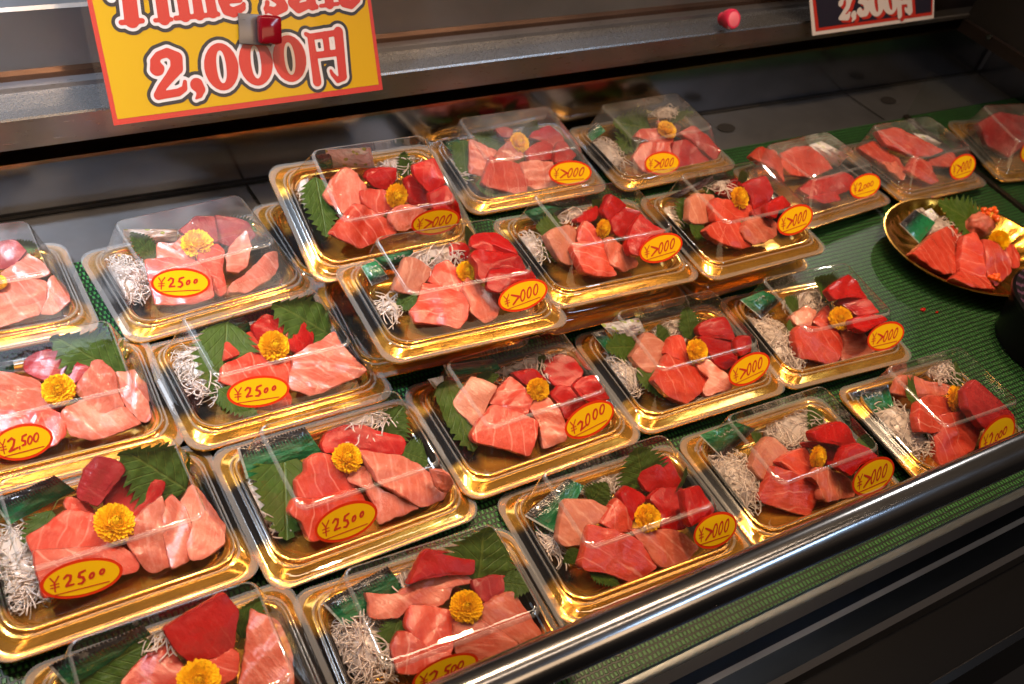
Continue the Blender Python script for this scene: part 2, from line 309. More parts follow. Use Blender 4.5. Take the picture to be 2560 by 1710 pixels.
# ================================================================== STRUCTURE
def loft_x(name, left, right, mats, mi=None, xl=-.6, xa=.09, xb=1.35, xr=1.9):
    """strip of steel running along x: cross-section (y, z) given at x=xa and x=xb, drawn from xl to xr"""
    vs = []
    for x in (xl, xr):
        t = (x - xa) / (xb - xa)
        for a, b in zip(left, right): vs.append((x, a[0] + t * (b[0] - a[0]), a[1] + t * (b[1] - a[1])))
    n = len(left); fs = [(i, i + 1, n + i + 1, n + i) for i in range(n - 1)]
    o = link(name, mesh(name, vs, fs, mats, False, mi=mi)); return o
def structure(o, label, cat): return tag(o, label, cat, None, 'structure')
SH = -.004
o = loft_x('steel_shelf', [(.83, SH), (.9075, SH)], [(.83, SH), (.9105, SH)], [STEEL]); structure(o, 'grey brushed steel shelf strip behind the green mat', 'steel shelf')
b = MB(); b.box(-.6, 1.9, .16, .83, -.03, SH); o = link('counter_base', b.build('counter_base', [STEEL])); structure(o, 'steel counter bed under the green mat', 'counter')
# joints and drain hole in the shelf
def slab(name, pts, z, m, parent=None):
    return link(name, mesh(name, [(x, y, z) for x, y in pts], [tuple(range(len(pts)))], [m], False), parent)
seam = MB()
for (xa, ya, xb, yb) in ((1.349, .909, 1.3625, .826), (.3395, .905, .3435, .83)):
    seam.add([(xa - .0013, ya, SH + .0015), (xa + .0013, ya, SH + .0015), (xb + .0013, yb, SH + .0015), (xb - .0013, yb, SH + .0015)], [(0, 1, 2, 3)])
seam.add([(1.055 + .016 * math.cos(t), .868 + .0105 * math.sin(t), SH + .0015) for t in np.linspace(0, 2 * math.pi, 25)[:-1]], [tuple(range(24))])
seam.add([(1.42 + .016 * math.cos(t), .872 + .0105 * math.sin(t), SH + .0015) for t in np.linspace(0, 2 * math.pi, 25)[:-1]], [tuple(range(24))])
seam.add([(-.6, .9008, SH + .0018), (1.9, .9085, SH + .0018), (1.9, .9125, SH + .0018), (-.6, .9068, SH + .0018)], [(0, 1, 2, 3)])
o = link('shelf_joints', seam.build('shelf_joints', [DARK])); structure(o, 'dark joints and drain holes in the steel shelf', 'shelf joints')
o = loft_x('steel_riser', [(.908, SH), (.908, .0575)], [(.911, SH), (.911, .086)], [RISER]); structure(o, 'dark steel riser standing at the back of the shelf', 'steel riser')
o = loft_x('riser_trim', [(.908, .0575), (.9055, .0585), (.9055, .063), (.930, .064), (.930, .083), (.900, .0835), (.900, .091), (.9025, .0925)],
           [(.911, .086), (.9085, .087), (.9085, .0915), (.935, .093), (.935, .112), (.903, .1125), (.903, .119), (.9055, .1205)], [COPPER, DARK, LEDGE], [0, 0, 0, 1, 1, 2, 2]); structure(o, 'brown metal trim with a black slot above the riser', 'metal trim')
o = loft_x('steel_ledge', [(.9025, .0925), (.895, .0945), (.895, .1195), (.8965, .1215), (.938, .1225), (.940, .1265), (.950, .1275), (.950, .1335), (.958, .1345)],
           [(.9055, .1205), (.897, .1225), (.897, .1465), (.8985, .1485), (.938, .1465), (.940, .1505), (.950, .1515), (.950, .1575), (.958, .1585)], [LEDGE, HAMMER, COPPER], [0, 0, 1, 1, 0, 0, 2, 2], xr=1.435); structure(o, 'scratched stainless ledge with a worn top above the riser', 'steel ledge')
o = loft_x('back_panel', [(.958, .1345), (.970, .1900), (.974, .1925), (1.03, .1935), (1.03, .30)], [(.958, .1585), (.970, .2120), (.974, .2145), (1.03, .2155), (1.03, .32)], [PANEL, DARK], [0, 0, 0, 1], xr=1.46); structure(o, 'sloping brushed steel back panel behind the ledge', 'back panel')
b = MB(); b.box(1.46, 2.1, .945, .96, .0, .30); o = link('dark_back_wall', b.build('dark_back_wall', [BROWN])); structure(o, 'dark wall behind the right end of the ledge', 'wall')
# right side frame of the case
b = MB()
vs = [(1.56, .906, .095), (1.56, .55, .108), (1.56, .55, .128), (1.56, .906, .115), (1.575, .906, .095), (1.575, .55, .108), (1.575, .55, .128), (1.575, .906, .115)]
b.add(vs, [(0, 1, 2, 3), (4, 7, 6, 5), (0, 4, 5, 1), (3, 2, 6, 7), (0, 3, 7, 4), (1, 5, 6, 2)])
b.add([(1.567, .906, .116), (1.567, .55, .129), (1.567, .55, .40), (1.567, .906, .40)], [(0, 1, 2, 3)], 1)
o = empty('side_frame', Matrix.Identity(4)); tag(o, 'dark brown side frame with a bright screw at the right end of the case', 'side frame')
link('frame_bar', b.build('frame_bar', [BROWN, DARK]), o)
b = MB(); b.tube([(1.5595, .846, .1165), (1.5545, .846, .1165)], .0045, 14); link('screw', b.build('screw', [RAILM], True, 40), o)
b = MB(); b.box(1.70, 1.712, .2, .905, SH, .094); o = link('side_wall', b.build('side_wall', [RISER])); structure(o, 'dark steel side wall at the right end of the counter', 'side wall')

# green mat, front strip and the glass front
def mat_sheet(x0, x1, y0, y1):
    me = mesh('green_mat', [(x0, y0, 0), (x1, y0, 0), (x1, y1, 0), (x0, y1, 0), (x0, y0, -.0035), (x1, y0, -.0035), (x1, y1, -.0035), (x0, y1, -.0035)], [(0, 1, 2, 3), (0, 4, 5, 1), (1, 5, 6, 2), (2, 6, 7, 3), (3, 7, 4, 0)], [GREEN], False); return link('green_mat', me)
tag(mat_sheet(-.6, 1.399, .212, .818), 'green woven plastic mat spread under the sashimi packs', 'mat')
tag(mat_sheet(1.411, 1.70, .212, .822), 'green mat continuing to the right of the clear divider', 'mat')
b = MB(); b.box(1.4025, 1.4075, .30, .82, .004, .085, 0); b.box(1.400, 1.410, .30, .822, -.003, .004, 1)
o = link('clear_divider', b.build('clear_divider', [GLASS, BROWN])); tag(o, 'clear upright divider on a brown strip beside the corner pack', 'divider')
b = MB(); b.box(-.6, 1.7, .2035, .2075, -.004, .020, 0); o = link('acrylic_lip', b.build('acrylic_lip', [GLASS])); tag(o, 'low clear acrylic lip along the front edge of the green mat', 'acrylic lip')
b = MB(); b.tube([(x, .2255 - .0095 * x, .085) for x in np.linspace(-.6, 1.7, 12)], .0172, 40)
o = link('chrome_rail', b.build('chrome_rail', [RAILM], True, 60)); tag(o, 'dark chrome rail running along the front of the counter', 'rail')
o = loft_x('front_ledge', [(.2120, -.006), (.2045, -.006), (.2025, -.002), (.1935, -.0035), (.1835, -.004), (.183, -.010), (.1785, -.010), (.178, -.003), (.158, -.0035), (.152, -.006), (.149, -.018), (.098, -.024), (.0965, -.020), (.090, -.022), (.088, -.20)],
           [(.2120, -.006), (.2045, -.006), (.2025, -.002), (.1935, -.0035), (.1835, -.004), (.183, -.010), (.1785, -.010), (.178, -.003), (.158, -.0035), (.152, -.006), (.149, -.018), (.098, -.024), (.0965, -.020), (.090, -.022), (.088, -.20)], [FASCIA, BROWN, DARK, BLACKP], [2, 1, 1, 0, 2, 2, 2, 0, 2, 2, 3, 2, 3, 3])
structure(o, 'black and dark steel stepped ledge at the front of the counter', 'front ledge')

# ================================================================== SIGNS
def plane_matrix(P, yaw, rx, ry):
    return Matrix.Translation(P) @ Matrix.Rotation(yaw, 4, 'Z') @ Matrix.Rotation(rx, 4, 'X') @ Matrix.Rotation(ry, 4, 'Y') @ Matrix.Rotation(math.pi / 2, 4, 'X')
YELLOW_STROKES = [[(0.05261, 0.04983, 0.00754), (0.0516, 0.05629, 0.00453), (0.0564, 0.06164, 0.00392), (0.06623, 0.06376, 0.00453), (0.07407, 0.05769, 0.00634), (0.0725, 0.04781, 0.00634), (0.06337, 0.03936, 0.00483), (0.054, 0.03099, 0.00422), (0.0486, 0.02355, 0.00453)], [(0.04846, 0.02289, 0.00362), (0.05948, 0.02363, 0.00392), (0.06943, 0.02411, 0.00392), (0.07642, 0.02712, 0.00302), (0.07816, 0.03372, 0.00211)], [(0.08978, 0.02944, 0.00694), (0.09244, 0.02462, 0.00543), (0.09081, 0.01931, 0.00332), (0.08642, 0.01611, 0.00121)], [(0.13087, 0.04437, 0.00664), (0.13021, 0.03909, 0.00644), (0.12877, 0.03418, 0.00588), (0.12666, 0.02996, 0.00513), (0.12402, 0.02674, 0.00438), (0.12104, 0.02474, 0.00382), (0.11793, 0.0241, 0.00362), (0.1149, 0.02485, 0.00382), (0.11216, 0.02694, 0.00438), (0.1099, 0.03021, 0.00513), (0.10826, 0.03444, 0.00588), (0.10736, 0.03933, 0.00644), (0.10725, 0.04455, 0.00664), (0.10794, 0.04975, 0.00644), (0.10937, 0.05459, 0.00588), (0.11145, 0.05874, 0.00513), (0.11404, 0.06192, 0.00438), (0.11697, 0.06392, 0.00382), (0.12004, 0.06462, 0.00362), (0.12305, 0.06394, 0.00382), (0.1258, 0.06194, 0.00438), (0.12809, 0.05873, 0.00513), (0.12978, 0.05454, 0.00588), (0.13072, 0.04964, 0.00644), (0.13087, 0.04437, 0.00664)], [(0.16968, 0.04542, 0.00664), (0.16905, 0.04004, 0.00644), (0.16761, 0.03503, 0.00588), (0.16546, 0.03073, 0.00513), (0.16275, 0.02745, 0.00438), (0.15968, 0.02541, 0.00382), (0.15645, 0.02475, 0.00362), (0.15329, 0.02552, 0.00382), (0.15042, 0.02764, 0.00438), (0.14803, 0.03098, 0.00513), (0.14628, 0.03529, 0.00588), (0.14529, 0.04027, 0.00644), (0.14512, 0.04559, 0.00664), (0.14578, 0.05089, 0.00644), (0.14721, 0.05582, 0.00588), (0.14932, 0.06005, 0.00513), (0.15198, 0.06329, 0.00438), (0.15501, 0.06534, 0.00382), (0.15819, 0.06605, 0.00362), (0.16133, 0.06536, 0.00382), (0.16421, 0.06332, 0.00438), (0.16663, 0.06006, 0.00513), (0.16843, 0.05579, 0.00588), (0.16947, 0.0508, 0.00644), (0.16968, 0.04542, 0.00664)], [(0.209, 0.04518, 0.00664), (0.20841, 0.03976, 0.00644), (0.20697, 0.03472, 0.00588), (0.20478, 0.03039, 0.00513), (0.202, 0.02709, 0.00438), (0.19883, 0.02504, 0.00382), (0.19548, 0.02438, 0.00362), (0.19219, 0.02516, 0.00382), (0.18918, 0.0273, 0.00438), (0.18665, 0.03065, 0.00513), (0.18479, 0.03499, 0.00588), (0.1837, 0.04, 0.00644), (0.18346, 0.04536, 0.00664), (0.18408, 0.05069, 0.00644), (0.18551, 0.05565, 0.00588), (0.18767, 0.0599, 0.00513), (0.19039, 0.06316, 0.00438), (0.19351, 0.06522, 0.00382), (0.19682, 0.06593, 0.00362), (0.20009, 0.06524, 0.00382), (0.20311, 0.06319, 0.00438), (0.20566, 0.0599, 0.00513), (0.20758, 0.05561, 0.00588), (0.20872, 0.05058, 0.00644), (0.209, 0.04518, 0.00664)], [(0.22447, 0.06485, 0.00392), (0.22423, 0.01778, 0.00513)], [(0.22455, 0.06528, 0.00362), (0.25637, 0.06723, 0.00332)], [(0.25865, 0.06777, 0.00573), (0.25615, 0.02025, 0.00513)], [(0.22524, 0.04565, 0.00362), (0.25537, 0.04617, 0.00362)], [(0.24232, 0.06623, 0.00392), (0.24171, 0.04599, 0.00362)], [(0.25665, 0.0202, 0.00483), (0.24955, 0.0165, 0.00302), (0.244, 0.02376, 0.00241), (0.24262, 0.02759, 0.00181)], [(0.21947, 0.06884, 0.00241), (0.22608, 0.06472, 0.00302)], [(0.0412, 0.13956, 0.00694), (0.03748, 0.09679, 0.00724)], [(0.02693, 0.09555, 0.00257), (0.04755, 0.09577, 0.00257)], [(0.02489, 0.13792, 0.00392), (0.05754, 0.14062, 0.00392)], [(0.02463, 0.13669, 0.00302), (0.02222, 0.11938, 0.00211)], [(0.05675, 0.14003, 0.00302), (0.05601, 0.12361, 0.00211)], [(0.07069, 0.12274, 0.00604), (0.06927, 0.09569, 0.00604)], [(0.06025, 0.09507, 0.00211), (0.07642, 0.09489, 0.00211)], [(0.06532, 0.12306, 0.00181), (0.07283, 0.12325, 0.00181)], [(0.0714, 0.13484, 0.00664)], [(0.09151, 0.1215, 0.00573), (0.09075, 0.09672, 0.00573)], [(0.10608, 0.12063, 0.00453), (0.10567, 0.09695, 0.00543)], [(0.1195, 0.11851, 0.00513), (0.11982, 0.09792, 0.00543)], [(0.08101, 0.0956, 0.00241), (0.12561, 0.0963, 0.00241)], [(0.09204, 0.12276, 0.00392), (0.11511, 0.12534, 0.00513), (0.12021, 0.11847, 0.00453)], [(0.13276, 0.10839, 0.00513), (0.13546, 0.09949, 0.00543), (0.14232, 0.09672, 0.00513), (0.15282, 0.10099, 0.00362), (0.15493, 0.10423, 0.00211)], [(0.13276, 0.10839, 0.00513), (0.13721, 0.1201, 0.00483), (0.14741, 0.12351, 0.00453), (0.15423, 0.11641, 0.00483), (0.15125, 0.10852, 0.00272), (0.13493, 0.10824, 0.00272)], [(0.17882, 0.09783, 0.00332), (0.18827, 0.09441, 0.00453), (0.1984, 0.09855, 0.00543), (0.19499, 0.1057, 0.00543), (0.18676, 0.11171, 0.00543), (0.18977, 0.11974, 0.00453), (0.20078, 0.12048, 0.00302)], [(0.17762, 0.09379, 0.00151), (0.18101, 0.10386, 0.00272)], [(0.21006, 0.10194, 0.00573), (0.21533, 0.09572, 0.00513), (0.2254, 0.09811, 0.00422)], [(0.21006, 0.10194, 0.00543), (0.21733, 0.10704, 0.00362), (0.23053, 0.10901, 0.00302)], [(0.23037, 0.1174, 0.00513), (0.2318, 0.09768, 0.00543), (0.23639, 0.09596, 0.00302)], [(0.2125, 0.11567, 0.00392), (0.22279, 0.11992, 0.00392), (0.23037, 0.1174, 0.00453)], [(0.2536, 0.13432, 0.00513), (0.25282, 0.09769, 0.00543)], [(0.2422, 0.09641, 0.00211), (0.26309, 0.09729, 0.00211)], [(0.26718, 0.10674, 0.00483), (0.27076, 0.09792, 0.00513), (0.27879, 0.09523, 0.00483), (0.28807, 0.09968, 0.00332), (0.29023, 0.10243, 0.00181)], [(0.26718, 0.10674, 0.00483), (0.27073, 0.11793, 0.00453), (0.28228, 0.12157, 0.00422), (0.2904, 0.11395, 0.00453), (0.28754, 0.10693, 0.00241), (0.26884, 0.10664, 0.00241)]]
DARK_STROKES = [[(0.04862, 0.04227, 0.00494), (0.05005, 0.04787, 0.00309), (0.05782, 0.05123, 0.0037), (0.0658, 0.04512, 0.00556), (0.06481, 0.03564, 0.00432), (0.05386, 0.02192, 0.00309)], [(0.05264, 0.02103, 0.00309), (0.06867, 0.02098, 0.00432), (0.07068, 0.02665, 0.00216)], [(0.08047, 0.02412, 0.00494), (0.08389, 0.01905, 0.00309), (0.08044, 0.01538, 0.00154)], [(0.09177, 0.02827, 0.00494), (0.09766, 0.02306, 0.0037), (0.10748, 0.02538, 0.00556), (0.10832, 0.03311, 0.00617), (0.10006, 0.04132, 0.00432), (0.08802, 0.04199, 0.00247)], [(0.08952, 0.0419, 0.00247), (0.08773, 0.05918, 0.00309), (0.10243, 0.05941, 0.0037)], [(0.13684, 0.03803, 0.00617), (0.13842, 0.03362, 0.00595), (0.13916, 0.02948, 0.00532), (0.13899, 0.02592, 0.00448), (0.13792, 0.02318, 0.00363), (0.13602, 0.02145, 0.00301), (0.13344, 0.02085, 0.00278), (0.13034, 0.02143, 0.00301), (0.12695, 0.02313, 0.00363), (0.1235, 0.02585, 0.00448), (0.12023, 0.02938, 0.00532), (0.11736, 0.03347, 0.00595), (0.11509, 0.03785, 0.00617), (0.11356, 0.04222, 0.00595), (0.11287, 0.04629, 0.00532), (0.11306, 0.04978, 0.00448), (0.11413, 0.05247, 0.00363), (0.11599, 0.05417, 0.00301), (0.11852, 0.05478, 0.00278), (0.12157, 0.05425, 0.00301), (0.12491, 0.05261, 0.00363), (0.12833, 0.04997, 0.00448), (0.13161, 0.0465, 0.00532), (0.13451, 0.04243, 0.00595), (0.13684, 0.03803, 0.00617)], [(0.16788, 0.03926, 0.00617), (0.16954, 0.0348, 0.00595), (0.17033, 0.03063, 0.00532), (0.17019, 0.02703, 0.00448), (0.16912, 0.02426, 0.00363), (0.16721, 0.02252, 0.00301), (0.16458, 0.02192, 0.00278), (0.16141, 0.0225, 0.00301), (0.15794, 0.02422, 0.00363), (0.1544, 0.02696, 0.00448), (0.15103, 0.03052, 0.00532), (0.14807, 0.03465, 0.00595), (0.14571, 0.03907, 0.00617), (0.1441, 0.04348, 0.00595), (0.14336, 0.04758, 0.00532), (0.14353, 0.0511, 0.00448), (0.14459, 0.05382, 0.00363), (0.14647, 0.05554, 0.00301), (0.14905, 0.05615, 0.00278), (0.15215, 0.05562, 0.00301), (0.15558, 0.05396, 0.00363), (0.1591, 0.0513, 0.00448), (0.16247, 0.0478, 0.00532), (0.16547, 0.04369, 0.00595), (0.16788, 0.03926, 0.00617)], [(0.16927, 0.05905, 0.00432), (0.18644, 0.01557, 0.00432)], [(0.16988, 0.05707, 0.00278), (0.19466, 0.05783, 0.00278)], [(0.19338, 0.05691, 0.00432), (0.20917, 0.02022, 0.00494)], [(0.17983, 0.03492, 0.00278), (0.20182, 0.03529, 0.00278)], [(0.20819, 0.02028, 0.00401), (0.19941, 0.02282, 0.00247), (0.19585, 0.02604, 0.00154)], [(0.18317, 0.05642, 0.00278), (0.19105, 0.03529, 0.00278)]]
DARK_SHADOW = [[(0.05575, 0.03921, 0.00494), (0.05718, 0.04483, 0.00309), (0.06498, 0.0482, 0.0037), (0.07303, 0.04205, 0.00556), (0.07205, 0.03253, 0.00432), (0.06107, 0.01876, 0.00309)], [(0.05984, 0.01787, 0.00309), (0.07596, 0.01781, 0.00432), (0.07798, 0.0235, 0.00216)], [(0.08783, 0.02094, 0.00494), (0.09129, 0.01585, 0.00309), (0.08782, 0.01217, 0.00154)], [(0.09918, 0.0251, 0.00494), (0.10512, 0.01986, 0.0037), (0.115, 0.02218, 0.00556), (0.11582, 0.02995, 0.00617), (0.10749, 0.0382, 0.00432), (0.09538, 0.03888, 0.00247)], [(0.09689, 0.0388, 0.00247), (0.09505, 0.05615, 0.00309), (0.10984, 0.05636, 0.0037)], [(0.14449, 0.03486, 0.00617), (0.1461, 0.03043, 0.00595), (0.14685, 0.02627, 0.00532), (0.14669, 0.02269, 0.00448), (0.14562, 0.01994, 0.00363), (0.14371, 0.0182, 0.00301), (0.14111, 0.01761, 0.00278), (0.138, 0.01819, 0.00301), (0.13458, 0.01991, 0.00363), (0.13111, 0.02264, 0.00448), (0.12781, 0.02618, 0.00532), (0.12492, 0.0303, 0.00595), (0.12262, 0.0347, 0.00617), (0.12107, 0.03909, 0.00595), (0.12037, 0.04318, 0.00532), (0.12055, 0.04668, 0.00448), (0.12162, 0.04938, 0.00363), (0.12349, 0.05109, 0.00301), (0.12604, 0.0517, 0.00278), (0.12909, 0.05116, 0.00301), (0.13246, 0.04951, 0.00363), (0.13591, 0.04686, 0.00448), (0.13922, 0.04337, 0.00532), (0.14214, 0.03928, 0.00595), (0.14449, 0.03486, 0.00617)], [(0.17572, 0.03606, 0.00617), (0.1774, 0.03159, 0.00595), (0.17821, 0.02739, 0.00532), (0.17807, 0.02378, 0.00448), (0.17701, 0.021, 0.00363), (0.17508, 0.01925, 0.00301), (0.17244, 0.01864, 0.00278), (0.16925, 0.01923, 0.00301), (0.16575, 0.02097, 0.00363), (0.16218, 0.02372, 0.00448), (0.15879, 0.0273, 0.00532), (0.1558, 0.03145, 0.00595), (0.15341, 0.03589, 0.00617), (0.15179, 0.04032, 0.00595), (0.15104, 0.04445, 0.00532), (0.1512, 0.04798, 0.00448), (0.15226, 0.05071, 0.00363), (0.15414, 0.05243, 0.00301), (0.15674, 0.05305, 0.00278), (0.15986, 0.05251, 0.00301), (0.16331, 0.05084, 0.00363), (0.16686, 0.04817, 0.00448), (0.17026, 0.04465, 0.00532), (0.17328, 0.04052, 0.00595), (0.17572, 0.03606, 0.00617)], [(0.17707, 0.05594, 0.00432), (0.19445, 0.01225, 0.00432)], [(0.17769, 0.05395, 0.00278), (0.20262, 0.05469, 0.00278)], [(0.20133, 0.05377, 0.00432), (0.21731, 0.01689, 0.00494)], [(0.18775, 0.0317, 0.00278), (0.20988, 0.03204, 0.00278)], [(0.21632, 0.01695, 0.00401), (0.20747, 0.01951, 0.00247), (0.20389, 0.02275, 0.00154)], [(0.19106, 0.05329, 0.00278), (0.19903, 0.03205, 0.00278)]]

sg = empty('price_sign', plane_matrix((.1938 * .96, .88 * .96, .724 + (.1129 - .724) * .96), math.radians(5.1), math.radians(-32.1), math.radians(1.79)) @ Matrix.Scale(.96, 4))
tag(sg, 'yellow Time sale sign with red border reading 2,000 yen on the steel ledge', 'sign')
b = MB(); b.box(0, .305, 0, .215, -.0012, 0, 0); b.add([(.0045, .0055, .0002), (.3005, .0065, .0002), (.3005, .209, .0002), (.0045, .209, .0002)], [(0, 1, 2, 3)], 1)
link('sign_board', b.build('sign_board', [PRINT_R, PRINT_Y]), sg)
b = MB(); H = .0011
fill(b, YELLOW_STROKES, H, .0066, .0004, 0); fill(b, YELLOW_STROKES, H, .0031, .0006, 1); fill(b, YELLOW_STROKES, H, 0, .0008, 2)
link('lettering', b.build('lettering', [PRINT_K, PRINT_W, PRINT_R]), sg)
b = MB(); b.add([(-.008, -.006, .0016), (.312, -.006, .0016), (.312, .221, .0016), (-.008, .221, .0016)], [(0, 1, 2, 3)]); link('plastic_sleeve', b.build('plastic_sleeve', [SLEEVE]), sg)
# magnet clip on the sign
RED_CLEAR, nt_, b_ = mat('red_clear_plastic'); setb(b_, Base_Color=(.20, .002, .008), Roughness=.10, Transmission_Weight=.25, IOR=1.45)
mg = empty('magnet_clip', sg.matrix_world @ Matrix.Translation((.162, .078, .002)) @ Matrix.Rotation(math.radians(-8), 4, 'Z'))
tag(mg, 'red translucent magnet clip with a silver plate on the yellow sign', 'magnet')
b = MB(); b.box(-.0185, .017, -.0155, .0155, 0, .0025); link('clip_plate', b.build('clip_plate', [LEDGE], bevel=.0008), mg)
b = MB(); b.box(.000, .0235, -.0145, .0145, .0027, .017); link('clip_cap', b.build('clip_cap', [RED_CLEAR], bevel=.004), mg)
# dark sign
dm = plane_matrix((1.1676, .88, .132), 0, math.radians(-20), 0)
ds = empty('price_sign', dm); tag(ds, 'dark navy sign with red and white border reading 2,500 yen at back right', 'sign')
def quad_lerp(Q, m):
    c = np.mean(Q, 0); return [tuple(np.array(q) + m * np.sign(c - np.array(q))) for q in Q]
Q0 = [(.0009, -.0008), (.2717, .0061), (.222, .178), (-.056, .160)]
b = MB()
def qd(Q, z, m): b.add([(x, y, z) for x, y in Q], [(0, 1, 2, 3)], m)
qd(Q0, 0, 0); qd(quad_lerp(Q0, .0055), .0003, 1); qd(quad_lerp(Q0, .0105), .0006, 2); b.add([(x, y, -.0012) for x, y in Q0], [(3, 2, 1, 0)], 0)
link('sign_board', b.build('sign_board', [PRINT_W, PRINT_R, PRINT_N]), ds)
b = MB(); fill(b, DARK_SHADOW, .0018, .001, .0009, 0); fill(b, DARK_STROKES, .0018, .0004, .0012, 1); link('lettering', b.build('lettering', [PRINT_R, PRINT_W]), ds)
# corner of a third sign
ts = empty('price_sign', plane_matrix((1.655, .935, .152), 0, math.radians(-10), 0)); tag(ts, 'corner of a third dark sign at the top right edge', 'sign')
b = MB(); qd(((0, 0), (.26, .004), (.24, .17), (-.01, .17)), 0, 0); qd(((.006, .006), (.254, .01), (.235, .165), (-.004, .165)), .0004, 1); qd(((.018, .018), (.24, .02), (.22, .155), (.006, .155)), .0008, 2)
link('sign_board', b.build('sign_board', [PRINT_W, PRINT_R, PRINT_N]), ts)
# round pink magnet on the ledge
PINK = flatmat('pink_magnet_plastic', (.62, .03, .09), .22); PINK2 = flatmat('pale_pink_plastic', (.75, .16, .22), .3)
mo = empty('round_magnet', Matrix.Translation((1.0085, .9, .158)) @ Matrix.Rotation(math.radians(62), 4, 'X')); tag(mo, 'small round pink magnet stuck on the steel ledge', 'magnet')
def lathe(prof, n=40, sx=1, sy=1):
    vs = [(r * math.cos(2 * math.pi * k / n) * sx, r * math.sin(2 * math.pi * k / n) * sy, z) for r, z in prof for k in range(n)]
    fs = [(i * n + k, i * n + (k + 1) % n, (i + 1) * n + (k + 1) % n, (i + 1) * n + k) for i in range(len(prof) - 1) for k in range(n)]
    return vs, fs
b = MB(); v, f = lathe([(.0001, -.012), (.009, -.012), (.009, -.004), (.0125, -.002), (.0135, .002), (.0135, .008), (.012, .0105), (.0098, .0108)], 32); b.add(v, f); link('magnet_body', b.build('magnet_body', [PINK], True, 40), mo)
b = MB(); v, f = lathe([(.0098, .0108), (.009, .0112), (.0001, .0115)], 32); b.add(v, f); link('magnet_face', b.build('magnet_face', [PINK2], True, 40), mo)

# ================================================================== PACKS
def rrect(hw, hd, cy, z, r, k=7, m=6):
    pts = []
    for (sx, sy, a0) in ((1, 1, 0), (-1, 1, 90), (-1, -1, 180), (1, -1, 270)):
        cx, cyy = sx * (hw - r), cy + sy * (hd - r)
        for i in range(k + 1):
            a = math.radians(a0 + 90 * i / k); pts.append((cx + r * math.cos(a), cyy + r * math.sin(a), z))
        # straight run to the next corner
        nx = {(1, 1): (-(hw - r), cy + hd), (-1, 1): (-hw, cy - (hd - r)), (-1, -1): (hw - r, cy - hd), (1, -1): (hw, cy + hd - r)}[(sx, sy)]
        p = pts[-1]
        for i in range(1, m): pts.append((p[0] + (nx[0] - p[0]) * i / m, p[1] + (nx[1] - p[1]) * i / m, z))
    return pts
def ring_loft(rings, cap0=False, cap1=False):
    n = len(rings[0]); vs = [p for r in rings for p in r]
    fs = [(i * n + k, i * n + (k + 1) % n, (i + 1) * n + (k + 1) % n, (i + 1) * n + k) for i in range(len(rings) - 1) for k in range(n)]
    if cap0: fs.append(tuple(range(n))[::-1])
    if cap1: fs.append(tuple((len(rings) - 1) * n + k for k in range(n)))
    return vs, fs
def tray_mesh():
    T = [(.077, .051, .0, .022), (.080, .054, .001, .024), (.0885, .0605, .0125, .024), (.0945, .0675, .0130, .020), (.0950, .0680, .0142, .020), (.0945, .0675, .0152, .020),
         (.0905, .0635, .0150, .020), (.0893, .0623, .0158, .020), (.0886, .0616, .0186, .020), (.0876, .0606, .0192, .020), (.0862, .0592, .0192, .020), (.0853, .0583, .0198, .020), (.0848, .0578, .0222, .020), (.0838, .0568, .0227, .020),
         (.0822, .0552, .0225, .020), (.0812, .0542, .0212, .020), (.0803, .0533, .0182, .021), (.0790, .0520, .0174, .021), (.0778, .0508, .0130, .022), (.0755, .0485, .0075, .023), (.0720, .0450, .0050, .023), (.0660, .0390, .0042, .022)]
    v, f = ring_loft([rrect(a + .0030 * (a > .089) , b + .0035 * (b > .062), -.0012 * (b > .062), z, r - .003 * (a > .089)) for a, b, z, r in T], True, True)
    # pull-tab at the front right corner of the flange
    return mesh('tray', v, f, [GOLD], True, 38)
EDGE = clear_mat('lid_edge_highlight', .14, 4.5); EDGE_RINGS = {1, 5, 9, 13, 14, 15}  # milky and over-reflective: bright highlight lines put into the lid edges
def lid_mesh(m, zs=1.0):
    z = lambda q: .0235 + (q - .0235) * zs if q > .0235 else q
    yf, yb = -.0344, .0527
    def R(hw, y0, y1, zz, r): return rrect(hw, (y1 - y0) / 2, (y0 + y1) / 2, z(zz), r)
    rings = [R(.0985, -.0735, .0710, .0158, .017), R(.0985, -.0735, .0710, .0170, .017), R(.0935, -.0685, .0660, .0168, .018), R(.0899, -.0629, .0629, .0176, .020), R(.0893, -.0623, .0623, .0206, .020), R(.0884, -.0614, .0614, .0214, .020),
             R(.0868, -.0598, .0598, .0214, .020), R(.0861, -.0591, .0591, .0222, .020), R(.0857, -.0587, .0587, .0240, .020), R(.0848, -.0578, .0578, .0247, .0195), R(.0836, -.0566, .0566, .0247, .019), R(.0823, -.0549, .0559, .0265, .018),
             R(.0735, -.0445, .0543, .0430, .014), R(.0660, -.0359, .0531, .0592, .0095), R(.0654, -.0352, .0527, .0604, .009), R(.0645, -.0343, .0520, .0613, .0088), R(.0632, -.0330, .0507, .0618, .0085), R(.0616, -.0315, .0491, .0620, .008), R(.05, -.022, .040, .0619, .006)]
    v, f = ring_loft(rings, False, True); n = len(rings[0]); mi = [1 if (q // n) in EDGE_RINGS else 0 for q in range(len(f))]
    return mesh('lid', v, f, [m, EDGE], True, 24, mi)
TRAY = tray_mesh(); LIDS = {'c': lid_mesh(CLEAR), 'h': lid_mesh(HAZY), 'low': lid_mesh(CLEAR, .72)}
